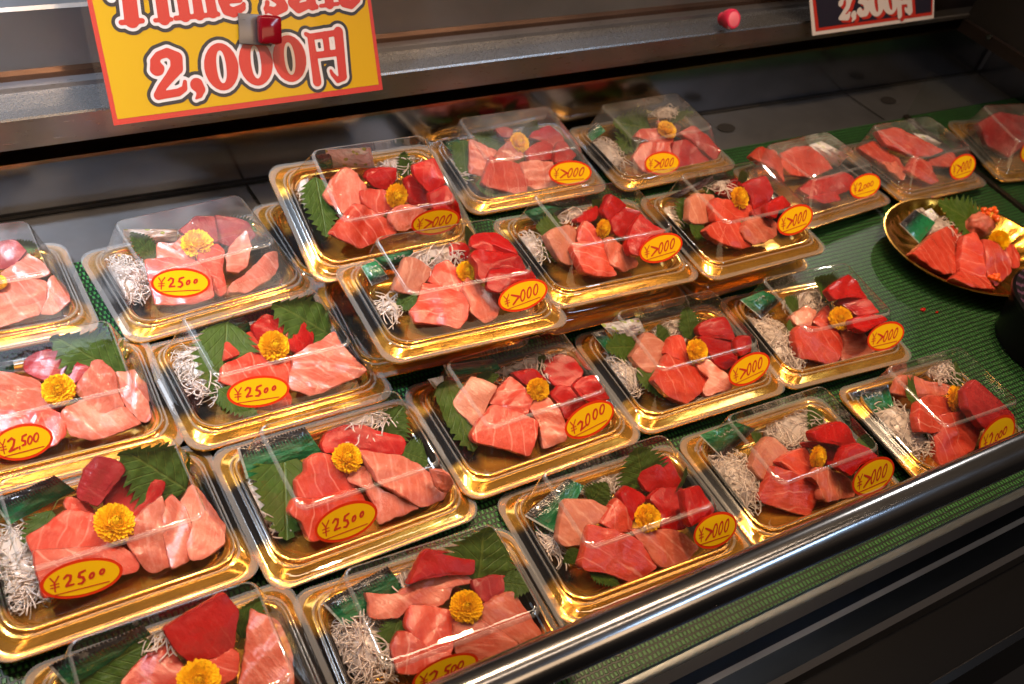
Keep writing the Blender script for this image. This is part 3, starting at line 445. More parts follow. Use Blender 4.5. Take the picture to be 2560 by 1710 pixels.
# hand-written price stickers
def zero(cx, cy, rx, ry, sl, r, a0=70, n=18): return [(cx + rx * math.cos(math.radians(a0 + 360 * i / n * 1.02)) + sl * ry * math.sin(math.radians(a0 + 360 * i / n * 1.02)), cy + ry * math.sin(math.radians(a0 + 360 * i / n * 1.02)), r * (1 - .25 * i / n)) for i in range(n + 1)]
YEN = [[(-.77, .20, .02), (-.67, .03, .02)], [(-.56, .21, .02), (-.67, .03, .02)], [(-.67, .03, .02), (-.67, -.23, .02)], [(-.77, -.02, .017), (-.57, -.01, .017)], [(-.77, -.11, .017), (-.57, -.10, .017)]]
UNDER = [[(-.68, -.33, .015), (.66, -.27, .017)]]
TEXTS = {
 '2000': [[(-.47, .15, .028), (-.36, .10, .036), (-.22, .03, .040), (-.16, .0, .038), (-.28, -.08, .038), (-.46, -.22, .03), (-.40, -.2, .02)], zero(-.02, .0, .085, .20, .25, .032), zero(.25, .03, .08, .19, .28, .032), zero(.53, .06, .085, .19, .28, .032)],
 '2000b': [[(-.5, .02, .03), (-.38, .08, .036), (-.30, .02, .036), (-.36, -.14, .036), (-.42, -.22, .03), (-.3, -.18, .03), (-.14, -.12, .026)], zero(-.08, .03, .085, .18, .25, .032), zero(.24, .10, .085, .16, .25, .034, 100), zero(.54, .16, .09, .15, .3, .034, 120)],
 '2500': [[(-.44, .10, .028), (-.36, .19, .032), (-.27, .15, .034), (-.29, .02, .034), (-.38, -.10, .034), (-.40, -.14, .03), (-.22, -.12, .03)], [(.08, .22, .03), (-.05, .17, .036), (-.08, .06, .036), (.02, .03, .036), (.05, -.07, .036), (-.02, -.15, .034), (-.1, -.14, .026)], zero(.24, .02, .05, .075, .3, .036), zero(.50, .07, .05, .07, .3, .036)],
 '2,500': [[(-.48, .12, .03), (-.34, .2, .034), (-.26, .12, .036), (-.34, -.06, .036), (-.5, -.2, .034), (-.34, -.17, .034), (-.2, -.13, .03)], [(-.13, -.12, .03), (-.15, -.2, .02)], [(.16, .22, .03), (.02, .18, .034), (-.02, .06, .034), (.08, .02, .036), (.06, -.08, .036), (-.04, -.10, .03)], zero(.24, .02, .07, .12, .3, .032), zero(.46, .06, .08, .13, .3, .032)],
 '2,000': [[(-.46, .12, .026), (-.34, .2, .03), (-.28, .1, .032), (-.38, -.08, .032), (-.48, -.17, .03), (-.3, -.17, .03), (-.22, -.12, .026)], [(-.18, -.12, .026), (-.2, -.2, .018)], zero(-.04, -.02, .08, .09, .3, .028), zero(.18, .01, .08, .09, .3, .028), zero(.42, .05, .09, .1, .3, .028)]}
def sticker_mesh(t):
    A, B = .0285, .0158; b = MB(); n = 48
    def ell(k, z, m, zb=None):
        b.add([(A * k * math.cos(2 * math.pi * i / n), (B - A * (1 - k)) * math.sin(2 * math.pi * i / n), z) for i in range(n)], [tuple(range(n))], m)
    ell(1, 0, 0); ell(.915, .00012, 1)
    sc = A * .98; st = [[(x * sc, y * sc, r * sc) for x, y, r in s] for s in YEN + TEXTS[t] + UNDER]
    fill(b, st, .00042, 0, .00026, 2); return b.build('price_sticker', [ST_R, ST_Y, INK])
STICK = {t: sticker_mesh(t) for t in TEXTS}
PACKS = {
'P6': [0.2699, 0.4592, 0.0002, 0.0370, 0.0575, 0.0451],
'P15': [0.4615, 0.4748, -0.0000, -0.0019, -0.0152, -0.0319],
'P18': [0.4822, 0.3261, 0.0002, -0.0748, -0.0667, -0.0652],
'P16': [0.6611, 0.4778, -0.0001, -0.0347, -0.0123, -0.0131],
'P2': [0.2385, 0.7520, -0.0000, 0.0892, -0.0394, -0.0036],
'P4': [0.2542, 0.6031, -0.0003, 0.0339, -0.0686, 0.0296],
'P3': [0.0650, 0.6169, -0.0000, -0.0233, -0.0259, -0.0125],
'P5': [0.0776, 0.4732, 0.0000, 0.0079, -0.0166, 0.0022],
'P12': [0.4362, 0.5966, 0.0535, -0.0491, -0.0469, -0.0129],
'P13': [0.6249, 0.6168, 0.0531, -0.0189, 0.0075, 0.0229],
'P14': [0.8180, 0.6080, 0.0535, 0.0240, 0.0362, 0.0255],
'P9': [0.4196, 0.7447, 0.0560, 0.0280, 0.3096, 0.0259],
'P10': [0.6655, 0.8375, -0.0001, -0.0447, 0.0347, -0.0458],
'P22': [1.2727, 0.6936, 0.0001, 0.0123, -0.0213, 0.0139],
'P21': [1.0630, 0.6951, 0.0001, 0.0920, -0.0439, 0.0326],
'P17': [0.8588, 0.4695, -0.0000, -0.0740, 0.0114, 0.0017],
'P19': [0.6858, 0.3201, 0.0002, -0.0322, -0.0161, -0.0167],
'P20': [0.8986, 0.3109, -0.0000, -0.0152, -0.0046, 0.0598],
'P1': [0.0306, 0.7703, -0.0001, 0.0195, -0.0637, 0.0388],
'P7': [0.0920, 0.3221, 0.0001, -0.0245, -0.0507, -0.0250],
'P8': [0.2812, 0.3024, 0.0002, -0.0457, -0.0073, -0.0094],
'P11': [0.8780, 0.8280, -0.0001, -0.0123, -0.0110, -0.0371],
'P23': [1.5164, 0.6875, -0.0000, -0.1372, 0.0777, -0.0002],
'L9': [0.4180, 0.7720, 0.0000, 0.0280, 0.0000, 0.0000],
'L12': [0.4280, 0.6320, 0.0000, -0.0491, 0.0000, 0.0000],
'L13': [0.6410, 0.6300, 0.0000, -0.0189, 0.0000, 0.0000],
'L14': [0.8380, 0.6280, 0.0000, 0.0240, 0.0000, 0.0000],
'PL': [1.2100, 0.5000, 0.0040, 0.0000, 0.0000, 0.0000],
}
FOOD = {
'P1': {'t': [['d','dark red tuna slice at the back',[[359,532,396],[394,540,412],[515,516,420],[597,385,356],[465,297,276],[327,302,244],[295,339,252]]],['p','pale pink slice behind the front pieces',[[453,289,284],[573,436,324],[679,301,300],[751,120,260],[591,72,244],[287,105,244],[319,242,276]]],['p','broad pale pink slice at front left',[[225,55,324],[286,56,324],[535,33,300],[678,-15,276],[616,-210,196],[520,-338,148],[332,-358,140],[113,-401,132]]],['p','pale pink slice at front right',[[677,-25,284],[744,30,300],[829,-80,220],[816,-300,204],[635,-386,172],[529,-353,172],[621,-197,228]]]],'f': [[261,-5,396],0.0074,30,False],'l': [['shiso leaf at the back right corner',[451,544,356],[735,546,300],0.8]],'s': [],'k': []},
'P2': {'t': [['d','dark red slice straight behind the flower',[[-39,435,396],[192,533,460],[365,490,428],[309,249,276],[214,266,292],[42,332,340]]],['d','dark red slice at the back right',[[385,538,412],[556,451,388],[686,357,356],[708,230,252],[605,207,204],[410,243,188],[322,310,228]]],['p','thin pink slice tucked left of the flower',[[-169,302,332],[55,453,356],[115,390,308],[76,270,252],[-92,223,276]]],['p','pale pink slice at the middle left',[[-277,430,324],[-108,331,324],[14,209,316],[-16,80,252],[-352,251,228]]],['s','pink slice below the flower,leaning right',[[35,135,364],[259,160,356],[293,65,308],[198,-90,236],[140,-334,132],[48,-372,116],[3,-305,156],[23,-118,236],[-10,4,308]]],['p','upright pale slice right of the flower',[[570,193,412],[569,47,332],[448,-131,220],[327,-172,164],[227,-110,180],[281,40,268],[412,131,348]]],['s','pink slice under the price sticker',[[-476,224,332],[-260,135,340],[-38,-7,340],[29,-193,292],[-43,-443,204],[-275,-418,172],[-573,-278,156],[-522,21,260]]],['p','long pale slice at far right',[[803,-78,260],[713,-293,228],[544,-426,212],[270,-519,220],[74,-485,244],[128,-391,260],[351,-286,260],[646,-99,276]]]],'f': [[62,226,396],0.0162,25,False],'l': [['shiso leaf behind the dark red slices',[322,548,260],[812,422,212],0.75],['upright shiso leaf left of the pink slices',[-320,374,156],[-492,536,452],0.5]],'s': [['w','white green-dotted wasabi sachet at the back',[[-563,528,492],[-9,545,324],[-38,520,180],[-569,549,300]]]],'k': [['white daikon shreds at left',[-696,197,180],0.0239,0.0332]],'st': [-0.0366,0.028,-14.8,0.0281,0.0142,'2500']},
'P3': {'t': [['d','dark red slice at the back',[[-106,423,300],[-71,537,340],[60,544,380],[221,514,396],[300,426,388],[331,311,356],[416,252,356],[359,182,324],[230,146,284],[17,278,284],[-62,356,292]]],['p','pink slice left of the flower',[[-329,392,404],[-275,397,388],[-124,344,340],[15,272,276],[10,172,244],[170,99,172],[131,18,148],[-183,3,220],[-407,29,276]]],['p','pale slice at far right',[[597,205,268],[759,149,300],[816,-14,244],[782,-312,132],[681,-305,100],[601,-117,148],[575,47,204]]],['p','pale slice right of the flower',[[449,292,396],[521,269,380],[603,169,316],[581,22,228],[601,-117,148],[403,-157,140],[288,-11,228],[239,91,292],[339,173,340]]],['s','pink slice behind the price sticker',[[-401,68,276],[-135,-25,276],[29,-47,284],[112,-174,252],[89,-317,220],[-15,-402,188],[-214,-383,172],[-478,-313,172]]],['p','rounded pale slice at front middle',[[91,-119,292],[285,-58,308],[396,-223,244],[589,-197,252],[678,-378,180],[572,-404,172],[284,-434,164],[119,-341,204],[78,-211,260]]]],'f': [[118,73,396],0.0139,40,False],'l': [['big shiso leaf at the back right',[691,209,156],[175,527,564],0.62]],'s': [['g','green sauce sachet tip by the left edge',[[-367,543,356],[-158,545,316],[-165,524,220],[-393,518,212]]]],'k': [],'st': [-0.0251,0.0196,-1.8,0.022,0.015,'2,500']},
'P4': {'t': [['r','small red block at the back',[[-3,447,356],[185,540,404],[356,431,340],[307,283,252],[33,257,244]]],['r','red block right of the flower',[[228,323,380],[486,400,356],[575,255,252],[502,135,204],[350,66,196],[218,128,268]]],['s','salmon slice left of the flower',[[-310,330,340],[59,487,284],[107,387,252],[2,235,244],[-378,128,316]]],['s','broad salmon slice behind the sticker',[[-414,87,308],[11,207,292],[258,62,228],[137,-205,164],[-328,-227,204],[-498,-64,268]]],['p','wide pale slice at right',[[233,-3,308],[549,41,380],[686,68,412],[684,-107,380],[772,-493,348],[438,-507,276],[185,-499,228],[44,-313,236]]],['s','pink slice edge below the sticker',[[-327,-505,268],[40,-364,228],[34,-483,172],[-125,-539,188]]]],'f': [[95,131,396],0.0151,35,False],'l': [['big shiso leaf at the back right',[793,226,156],[240,528,540],0.75],['upright shiso leaf at left',[-204,539,436],[-525,-218,100],0.5],['shiso leaf under the sticker',[-532,-124,236],[-293,-457,100],0.5]],'s': [['g','green sauce sachet in the back left',[[-412,538,388],[-31,543,412],[62,545,220],[-352,472,180]]]],'k': [['white daikon shreds along the left side',[-561,353,180],0.0212,0.05]],'st': [-0.0297,0.021,-8.8,0.0284,0.0142,'2500']},
'P5': {'t': [['d','dark red block at the back',[[-147,356,396],[-51,476,508],[74,528,580],[234,430,540],[248,366,500],[86,279,404],[-18,214,340],[-148,324,380]]],['r','striped red slice beside the back block',[[28,278,292],[101,355,332],[273,479,396],[349,395,348],[534,308,308],[475,217,260],[360,99,204],[190,100,204],[58,212,260]]],['s','small salmon slice at the upper left',[[-240,361,324],[-192,426,332],[-70,347,284],[-24,253,236],[-207,252,276]]],['s','broad salmon slice left of the flower',[[-554,139,356],[-385,203,348],[-239,292,340],[-37,222,268],[106,42,180],[145,-103,116],[44,-169,116],[-519,-87,276],[-547,34,324]]],['p','pale slice at far right',[[581,79,292],[717,230,300],[767,111,276],[844,-242,212],[777,-383,196],[636,-439,204],[485,-430,220],[526,-148,260]]],['p','pale slice in the right fan,middle',[[428,85,332],[533,146,348],[595,14,308],[599,-265,228],[493,-405,180],[343,-426,164],[362,-125,260]]],['p','smooth pale slice right of the flower',[[98,-74,308],[210,26,348],[452,129,380],[434,-35,308],[372,-384,132],[215,-382,148],[151,-324,180],[95,-135,276]]],['s','salmon slice behind the price sticker',[[-536,-23,396],[65,-120,244],[157,-247,188],[128,-345,164],[-1,-349,188],[-557,-396,284],[-559,-202,348]]]],'f': [[53,26,396],0.0161,35,False],'l': [['big shiso leaf at the back right',[690,263,156],[253,547,588],0.75],['serrated shiso leaf at left',[-320,396,236],[-587,109,100],0.5]],'s': [['g','green sauce sachet at the back left',[[-699,546,324],[-248,534,476],[-120,527,228],[-636,420,172]]]],'k': [['white daikon shreds along the left side',[-651,107,140],0.0178,0.0442]],'st': [-0.029,0.0257,-7.3,0.0279,0.0148,'2500']},
'P6': {'t': [['r','dark red twisted slice at the back',[[-87,402,276],[1,482,308],[166,496,324],[351,438,324],[452,344,300],[632,237,284],[655,157,268],[568,65,228],[368,153,244],[216,229,252],[17,274,252],[-90,312,252]]],['p','rounded pale slice at far right',[[588,-301,484],[698,-404,532],[752,-466,428],[704,-498,316],[586,-451,404]]],['p','long pale ribbed slice at right',[[157,165,396],[314,93,364],[517,9,324],[644,-108,292],[703,-235,268],[810,-394,228],[704,-474,228],[461,-490,252],[330,-364,292],[176,-145,340],[157,36,372]]],['s','salmon folded slice at left',[[-446,116,284],[-338,148,308],[-305,237,348],[-196,264,364],[-57,219,340],[-3,122,284],[96,21,228],[74,-68,180],[-300,-75,188],[-474,-18,220]]],['p','thin pale slice in the middle',[[56,81,292],[180,36,308],[163,-115,252],[249,-228,236],[356,-341,228],[466,-476,212],[92,-449,124],[115,-285,188],[89,-135,228],[-27,-19,236]]],['s','salmon slice behind the price sticker',[[-613,-155,348],[-533,-86,364],[-337,-122,292],[76,-81,196],[105,-218,116],[102,-313,68],[-222,-407,116],[-524,-432,188],[-539,-357,228],[-540,-274,268],[-622,-207,324]]]],'f': [[33,143,396],0.0134,20,False],'l': [['shiso leaf behind the dark red slice',[452,332,156],[755,482,356],0.9],['shiso leaf right of the dark red slice',[577,111,236],[805,-48,172],0.9],['broad upright shiso leaf at left',[-399,464,236],[-662,-271,100],0.62]],'s': [['g','green sauce sachet at the back left',[[-790,550,340],[-185,545,380],[-76,371,188],[-776,335,172]]]],'k': [['white daikon shreds at left',[-763,175,140],0.0114,0.0331],['daikon shreds at the back',[366,548,332],0.0282,0.0136]],'st': [-0.0272,0.02,-1.2,0.0281,0.0171,'2500']},
'P7': {'t': [['r','big deep red block at the back',[[-40,440,492],[210,489,524],[430,530,548],[503,407,460],[428,263,356],[386,187,308],[80,194,316],[-5,318,404]]],['s','salmon red slice at left',[[-381,288,268],[-194,410,308],[-37,434,324],[20,311,300],[47,203,276],[-47,110,252],[-200,90,236],[-417,182,244]]],['p','tall pale slice at right',[[597,454,348],[757,260,340],[769,34,284],[701,-231,196],[335,-40,148],[457,196,244]]],['s','salmon slice between red block and flower',[[82,207,276],[275,194,308],[342,238,340],[418,152,308],[356,19,236],[232,9,212],[100,128,244]]]],'f': [[90,42,396],0.0151,20,False],'l': [['large shiso leaf over the sachet',[-704,498,156],[-137,457,356],0.6],['narrow shiso leaf right of the red block',[486,346,156],[701,544,380],0.45]],'s': [['g','green sauce sachet at the back left',[[-791,553,356],[-148,534,484],[-73,516,220],[-711,443,188]]]],'k': [['daikon shreds at the back',[14,543,396],0.0085,0.0078]]},
'P8': {'t': [['r','dark red slice at the back',[[-161,328,412],[42,510,476],[91,534,500],[267,479,436],[471,383,364],[416,275,324],[182,319,372],[-23,339,404]]],['d','dark red slice right of the flower',[[380,258,300],[489,251,284],[762,249,252],[701,96,220],[537,65,236],[418,48,244],[379,157,276]]],['p','long curved pale slice at the upper left',[[-512,238,292],[-465,337,316],[-478,437,340],[-402,374,324],[-262,343,308],[15,394,316],[222,382,308],[370,325,292],[433,241,260],[211,255,276],[166,172,252],[19,149,252],[-170,217,276],[-304,156,260]]],['p','pale slice at far right',[[359,2,316],[522,42,300],[682,60,268],[719,-56,228],[789,-321,132],[558,-344,172],[430,-210,236],[315,-94,300]]],['s','salmon slice in the middle',[[-277,68,300],[-176,216,316],[13,149,292],[140,75,260],[132,-41,236],[43,-171,220],[-9,-242,212],[-167,-156,244],[-246,-54,268]]],['p','pale slice below the flower',[[75,-52,292],[183,-60,308],[302,-116,308],[412,-227,276],[521,-366,236],[407,-375,196],[169,-338,164],[24,-226,180]]],['s','salmon slice at front left',[[-445,-41,252],[-350,57,292],[-257,1,308],[-169,-168,284],[-26,-270,292],[-59,-348,268],[-325,-298,220],[-462,-235,204],[-449,-104,236]]]],'f': [[219,28,396],0.0133,15,False],'l': [['big shiso leaf at the back right',[425,182,156],[605,565,588],0.9],['shiso leaf right of the dark red slices',[630,183,236],[820,8,324],0.7],['shiso leaf at front left',[-271,180,236],[-510,-77,100],0.5]],'s': [['g','green sauce sachet at the back left',[[-790,495,260],[-244,542,412],[-128,418,220],[-674,291,164]]]],'k': [['mound of white daikon shreds at left',[-562,122,140],0.0241,0.0308],['daikon shreds at the back',[-85,548,316],0.0128,0.0123]],'st': [-0.0196,0.0241,-1.2,0.0268,0.0129,'2,500']},
'P9': {'t': [['r','red block behind the flower',[[-34,331,276],[52,395,316],[214,384,324],[355,358,316],[318,248,260],[187,172,204],[34,229,228]]],['r','red block at the back right corner',[[391,208,548],[667,241,588],[659,-87,588],[493,-112,452],[377,85,508]]],['r','long red block right of the flower',[[382,201,308],[486,250,324],[611,30,268],[594,-137,220],[450,-145,204],[334,-30,228],[389,97,276]]],['r','red block at far right front',[[409,-177,564],[656,-106,572],[671,-336,588],[741,-456,412],[413,-366,508],[396,-298,524]]],['p','big pale pink block at left',[[-559,204,268],[-419,327,332],[-263,420,396],[-174,374,396],[-80,168,340],[-182,41,268],[-388,-39,204],[-533,117,236]]],['s','salmon block left of the flower',[[-185,154,324],[-56,172,308],[143,149,268],[174,-55,220],[-20,-150,236],[-193,5,300]]],['p','pale pink slice behind the sticker',[[23,-177,284],[140,-106,324],[280,-111,324],[499,-205,276],[403,-292,228],[245,-345,196],[90,-343,196],[23,-231,252]]],['s','large salmon slice at front left',[[-691,-305,340],[-482,-144,340],[-271,7,340],[-84,-84,268],[55,-199,196],[130,-319,148],[-205,-415,196],[-398,-470,220],[-552,-384,284]]]],'f': [[176,11,396],0.0133,55,False],'l': [['upright shiso leaf at left',[-527,464,236],[-629,-172,100],0.5],['narrow shiso leaf at the back',[489,294,156],[483,543,380],0.45]],'s': [['w','white green-dotted wasabi sachet at the back',[[-479,528,580],[57,534,500],[189,490,180],[-345,546,228]]],['g','green sauce sachet behind the wasabi sachet',[[-588,532,500],[-382,532,516],[-273,545,212],[-436,543,212]]]],'k': [['daikon shreds at the back',[436,547,260],0.0211,0.0165],['daikon shreds along the left side',[-637,388,180],0.0076,0.0246]],'st': [0.0407,0.0241,-4.9,0.0293,0.0151,'2000']},
'P10': {'t': [['d','dark red slice at the back left',[[-96,523,364],[47,546,372],[177,496,340],[86,385,292],[-33,423,316]]],['r','red block at the back right',[[358,378,268],[440,459,292],[715,500,324],[793,314,292],[805,212,268],[624,121,236],[527,263,260]]],['r','red block at far right',[[518,-3,332],[624,124,364],[723,101,348],[783,-140,308],[674,-210,284],[419,-202,292]]],['r','red block right of the flower',[[148,82,316],[324,191,316],[524,243,292],[624,110,244],[511,-57,212],[142,-64,268]]],['p','pale pink block at left',[[-669,6,172],[-527,383,380],[-403,282,372],[-246,121,340],[-351,63,292],[-483,-69,196],[-530,-88,172]]],['p','pale salmon block left of the flower',[[-290,153,276],[-190,192,308],[-10,256,372],[85,171,340],[125,35,276],[-52,3,236],[-253,30,220]]],['p','pale salmon block left of the sticker',[[-24,-87,300],[166,-110,316],[396,-207,316],[327,-367,244],[347,-515,196],[15,-494,156],[-55,-396,180]]],['s','striped salmon block at front',[[-672,-323,292],[-458,-56,324],[-378,58,348],[-218,-10,308],[-30,-85,268],[45,-227,220],[-107,-513,172],[-244,-538,180],[-387,-472,212],[-643,-369,276]]]],'f': [[112,218,396],0.0136,30,True],'l': [['shiso leaf behind the flower',[379,525,172],[497,537,420],0.9],['hazy shiso leaf in the middle left',[78,461,156],[-407,538,356],0.55],['dark shiso leaf at far left',[-523,544,292],[-717,-33,100],0.5],['shiso leaf under the front block',[-722,-261,236],[-285,-400,100],0.4]],'s': [['g','green sauce sachet at the back left',[[-824,559,268],[-612,542,308],[-504,465,220],[-734,423,196]]]],'k': [['daikon shreds along the left side',[-783,248,180],0.0077,0.0233]],'st': [0.0467,0.0133,-8.6,0.0313,0.0154,'2000']},
'P11': {'t': [['p','thin pale slice beside the flower',[[309,401,300],[634,206,284],[508,103,212],[310,269,244]]],['r','red slice at right',[[354,-32,364],[613,-5,436],[747,-212,380],[785,-496,316],[682,-543,196],[585,-386,260],[479,-190,324]]],['r','red slice right of the sticker',[[230,-126,308],[438,-139,332],[631,-337,236],[672,-496,140],[387,-494,68],[122,-441,76],[174,-213,236]]],['s','pink slice left of the flower',[[-226,161,284],[-74,245,332],[274,155,332],[381,40,276],[224,-145,180],[-8,32,244]]],['s','pink slice behind the sticker',[[-423,-123,180],[-206,-11,308],[154,-142,332],[75,-418,148],[30,-494,68],[-353,-336,68]]]],'f': [[263,103,396],0.0141,25,True],'l': [['shiso leaf at the back right',[582,498,156],[661,137,588],0.9],['big shiso leaf in the middle',[287,409,156],[-389,438,356],0.9],['shiso leaf at left',[32,461,236],[-431,97,100],0.6]],'s': [['g','green sauce sachet at the back left',[[-868,520,140],[-601,541,324],[-508,427,244],[-783,388,108]]]],'k': [['daikon shreds at left',[-613,166,140],0.018,0.0291],['daikon shreds at the back',[531,540,388],0.0221,0.0132]],'st': [-0.0247,0.0097,-9.1,0.0293,0.0153,'2000']},
'P12': {'t': [['r','big red block at the back right',[[267,253,532],[317,367,564],[400,397,564],[626,379,548],[658,162,588],[649,-54,588],[544,73,460],[317,210,516]]],['r','small red block left of the big ones',[[145,426,308],[199,540,380],[359,509,372],[399,441,324],[362,365,284],[208,346,252]]],['r','broad red slice right of the flower',[[158,69,580],[270,138,580],[549,106,524],[649,-54,588],[691,-183,500],[279,-120,500],[194,-252,484],[152,-170,516],[194,-29,548]]],['r','red block just above the sticker',[[251,-107,508],[467,-157,540],[664,-304,588],[684,-383,532],[386,-358,476],[289,-386,444],[200,-299,444]]],['b','tan pale block at left',[[-596,84,300],[-468,254,364],[-345,403,412],[-225,396,380],[-77,275,276],[-213,163,252],[-316,42,212],[-467,51,252]]],['s','salmon block left of the flower',[[-206,138,284],[-56,293,348],[80,303,364],[119,184,332],[151,23,284],[65,-74,252],[-118,37,268]]],['p','pale pink slice left of the sticker',[[41,-123,324],[176,50,348],[233,-7,316],[367,-127,252],[434,-187,220],[368,-346,196],[277,-441,180],[121,-499,204],[22,-368,260],[51,-229,292]]],['s','large salmon slice at front',[[-523,-139,212],[-418,-85,244],[-285,94,324],[-145,-2,332],[14,-151,340],[27,-319,308],[-46,-440,260],[-183,-516,212],[-342,-378,204],[-519,-284,180]]]],'f': [[187,101,396],0.0111,40,False],'l': [['shiso leaf at front left',[-365,34,236],[-573,38,100],0.7],['narrow shiso leaf at the back',[450,543,276],[335,555,588],0.3],['shiso leaf tip beside the tan block',[-21,412,156],[-78,372,356],0.6]],'s': [['g','green and white sauce sachet at left',[[-759,514,284],[-587,546,300],[-516,355,204],[-708,325,180]]],['g','dark crinkled sachet behind the tan block',[[-622,547,332],[-202,545,364],[-176,540,220],[-501,497,204]]]],'k': [['daikon shreds at the back',[62,546,324],0.0301,0.0202],['daikon shreds at front left',[-604,77,140],0.0109,0.0124]],'st': [0.051,0.0216,6.0,0.0276,0.0148,'2000']},
'P13': {'t': [['r','red block at the back',[[246,363,364],[426,536,452],[551,500,396],[656,421,324],[397,294,292],[312,242,276]]],['r','small dark red block left of the flower',[[-117,336,332],[152,460,332],[296,532,332],[290,445,292],[187,343,260],[53,316,276],[-109,293,308]]],['r','red block in the middle right',[[286,239,340],[594,374,364],[775,313,316],[547,111,252],[437,-20,196],[261,74,268]]],['r','red block above the sticker',[[151,-251,420],[339,-59,484],[513,65,540],[594,-97,484],[714,-208,452],[373,-275,412],[222,-421,364],[141,-370,380]]],['b','tan pink slice at left',[[-625,146,364],[-506,203,380],[-268,240,364],[-175,192,316],[-271,41,244],[-324,-139,148],[-446,-161,156],[-536,-112,204],[-609,27,292]]],['s','salmon block left of the flower',[[-194,165,284],[-57,263,380],[25,186,356],[38,84,308],[71,-13,252],[-119,9,212],[-224,91,236]]],['p','pale slice left of the sticker',[[31,-53,364],[141,-40,348],[243,-166,260],[391,-287,172],[349,-352,148],[131,-393,156],[-18,-338,212],[-21,-170,300]]],['s','salmon slice at front',[[-418,-67,348],[-322,-23,356],[18,-42,308],[9,-196,244],[10,-430,156],[-163,-439,172],[-408,-377,228],[-430,-287,268]]]],'f': [[98,121,396],0.0106,75,False],'l': [['serrated shiso leaf at left',[-179,319,156],[-658,283,356],0.6],['shiso leaf below the tan slice',[-568,221,236],[-465,-50,100],0.6],['shiso leaf at the back',[359,550,228],[188,542,420],0.9]],'s': [['g','green sauce sachet at the back left',[[-693,542,364],[-424,539,420],[-60,545,300],[-467,477,180]]]],'k': [['daikon shreds at left',[-689,231,180],0.0164,0.0212],['daikon shreds at the back',[-3,544,292],0.0206,0.0127]],'st': [0.0465,0.0254,2.7,0.0295,0.0156,'2000']},
'P14': {'t': [['r','narrow red slice left of the flower',[[15,366,340],[203,458,356],[484,545,356],[487,475,292],[192,318,252]]],['r','big red slice behind the flower',[[334,378,396],[500,388,452],[686,354,500],[721,181,388],[609,91,292],[380,99,220],[403,227,316]]],['r','red slice above the sticker',[[303,-91,468],[659,6,484],[732,-125,412],[452,-171,412],[396,-241,372],[256,-199,412]]],['d','dark red slice in the middle',[[283,55,260],[598,103,300],[490,-72,244],[303,-16,236]]],['b','tan pale block at left',[[-510,352,388],[-358,402,388],[-85,380,332],[-99,298,292],[-257,77,196],[-596,58,244],[-666,110,284]]],['s','salmon slice in the middle',[[-308,182,396],[-189,247,412],[119,226,332],[425,156,228],[417,71,188],[161,-9,196],[-234,-34,268],[-369,-20,300]]],['p','pale pink slice left of the sticker',[[-99,-206,292],[51,-98,340],[405,-109,300],[522,-185,252],[453,-327,180],[187,-378,172],[6,-382,188],[-102,-322,236]]],['s','salmon slice at front',[[-660,-148,348],[-456,-74,348],[-277,-44,332],[24,-61,268],[-31,-194,220],[33,-356,124],[-165,-376,148],[-471,-297,236],[-631,-215,308]]]],'f': [[185,227,396],0.014,40,False],'l': [['dark shiso leaf at left',[-332,500,236],[-623,172,100],0.6],['shiso leaf at the back',[499,544,236],[389,529,500],0.9],['shiso leaf above the salmon slice',[220,470,156],[-162,522,356],0.6],['shiso leaf under the front slice',[-671,78,236],[-400,-68,100],0.6]],'s': [['k','long silvery dark sachet at the back left',[[-660,547,260],[-62,530,492],[28,546,380],[-377,541,196]]]],'k': [['daikon shreds at left',[-710,413,180],0.0096,0.0184],['daikon shreds at the back',[94,540,404],0.0151,0.0105]],'st': [0.045,0.0294,2.2,0.0301,0.0176,'2000']},
'P15': {'t': [['r','big deep red block at the back right',[[424,455,268],[667,452,324],[773,367,332],[784,161,308],[716,99,276],[606,69,244],[443,169,220],[439,287,236]]],['r','small dark red block behind the flower',[[55,365,348],[304,376,324],[425,241,228],[248,185,220],[154,240,260]]],['r','red block at far right',[[403,-132,532],[501,-80,556],[652,-111,588],[653,-203,580],[691,-379,500],[485,-324,468],[436,-245,492]]],['r','glossy red slice above the sticker',[[313,51,260],[443,90,316],[571,21,308],[666,-177,252],[480,-202,204],[356,-228,156],[358,-85,220]]],['b','tan pale block at left',[[-651,288,268],[-564,341,308],[-370,441,404],[-279,358,396],[-173,248,380],[-321,151,308],[-416,62,252],[-537,-15,196],[-608,151,236]]],['s','striped salmon block left of the flower',[[-322,162,252],[-228,249,284],[26,354,348],[75,235,340],[112,32,316],[-22,-93,268],[-116,-22,260],[-257,129,260]]],['p','pale pink slice left of the sticker',[[23,-21,260],[138,30,300],[246,2,316],[303,-145,292],[282,-307,252],[216,-468,204],[-32,-440,156],[18,-282,204],[45,-186,236]]],['s','big striped salmon slice at front',[[-653,-112,252],[-534,-17,300],[-432,15,324],[-316,76,356],[-151,-40,324],[-48,-126,300],[39,-213,268],[-49,-343,212],[-198,-477,140],[-348,-359,172],[-650,-176,220]]]],'f': [[185,97,396],0.0117,40,False],'l': [['long serrated shiso leaf at left',[-611,542,364],[-628,-172,100],0.5],['shiso leaf spikes behind the tan block',[-353,526,164],[-97,385,356],0.5],['shiso leaf at the back',[307,528,164],[477,436,356],0.7]],'s': [['w','white wasabi sachet corner at left',[[-786,549,396],[-624,545,388],[-591,492,204],[-674,482,204]]],['g','dark green sauce sachet at the back left',[[-656,530,564],[-67,542,420],[68,540,196],[-561,547,340]]]],'k': [['daikon shreds along the back',[356,548,276],0.0431,0.0171]],'st': [0.0412,0.0201,5.2,0.0286,0.0171,'2000b']},
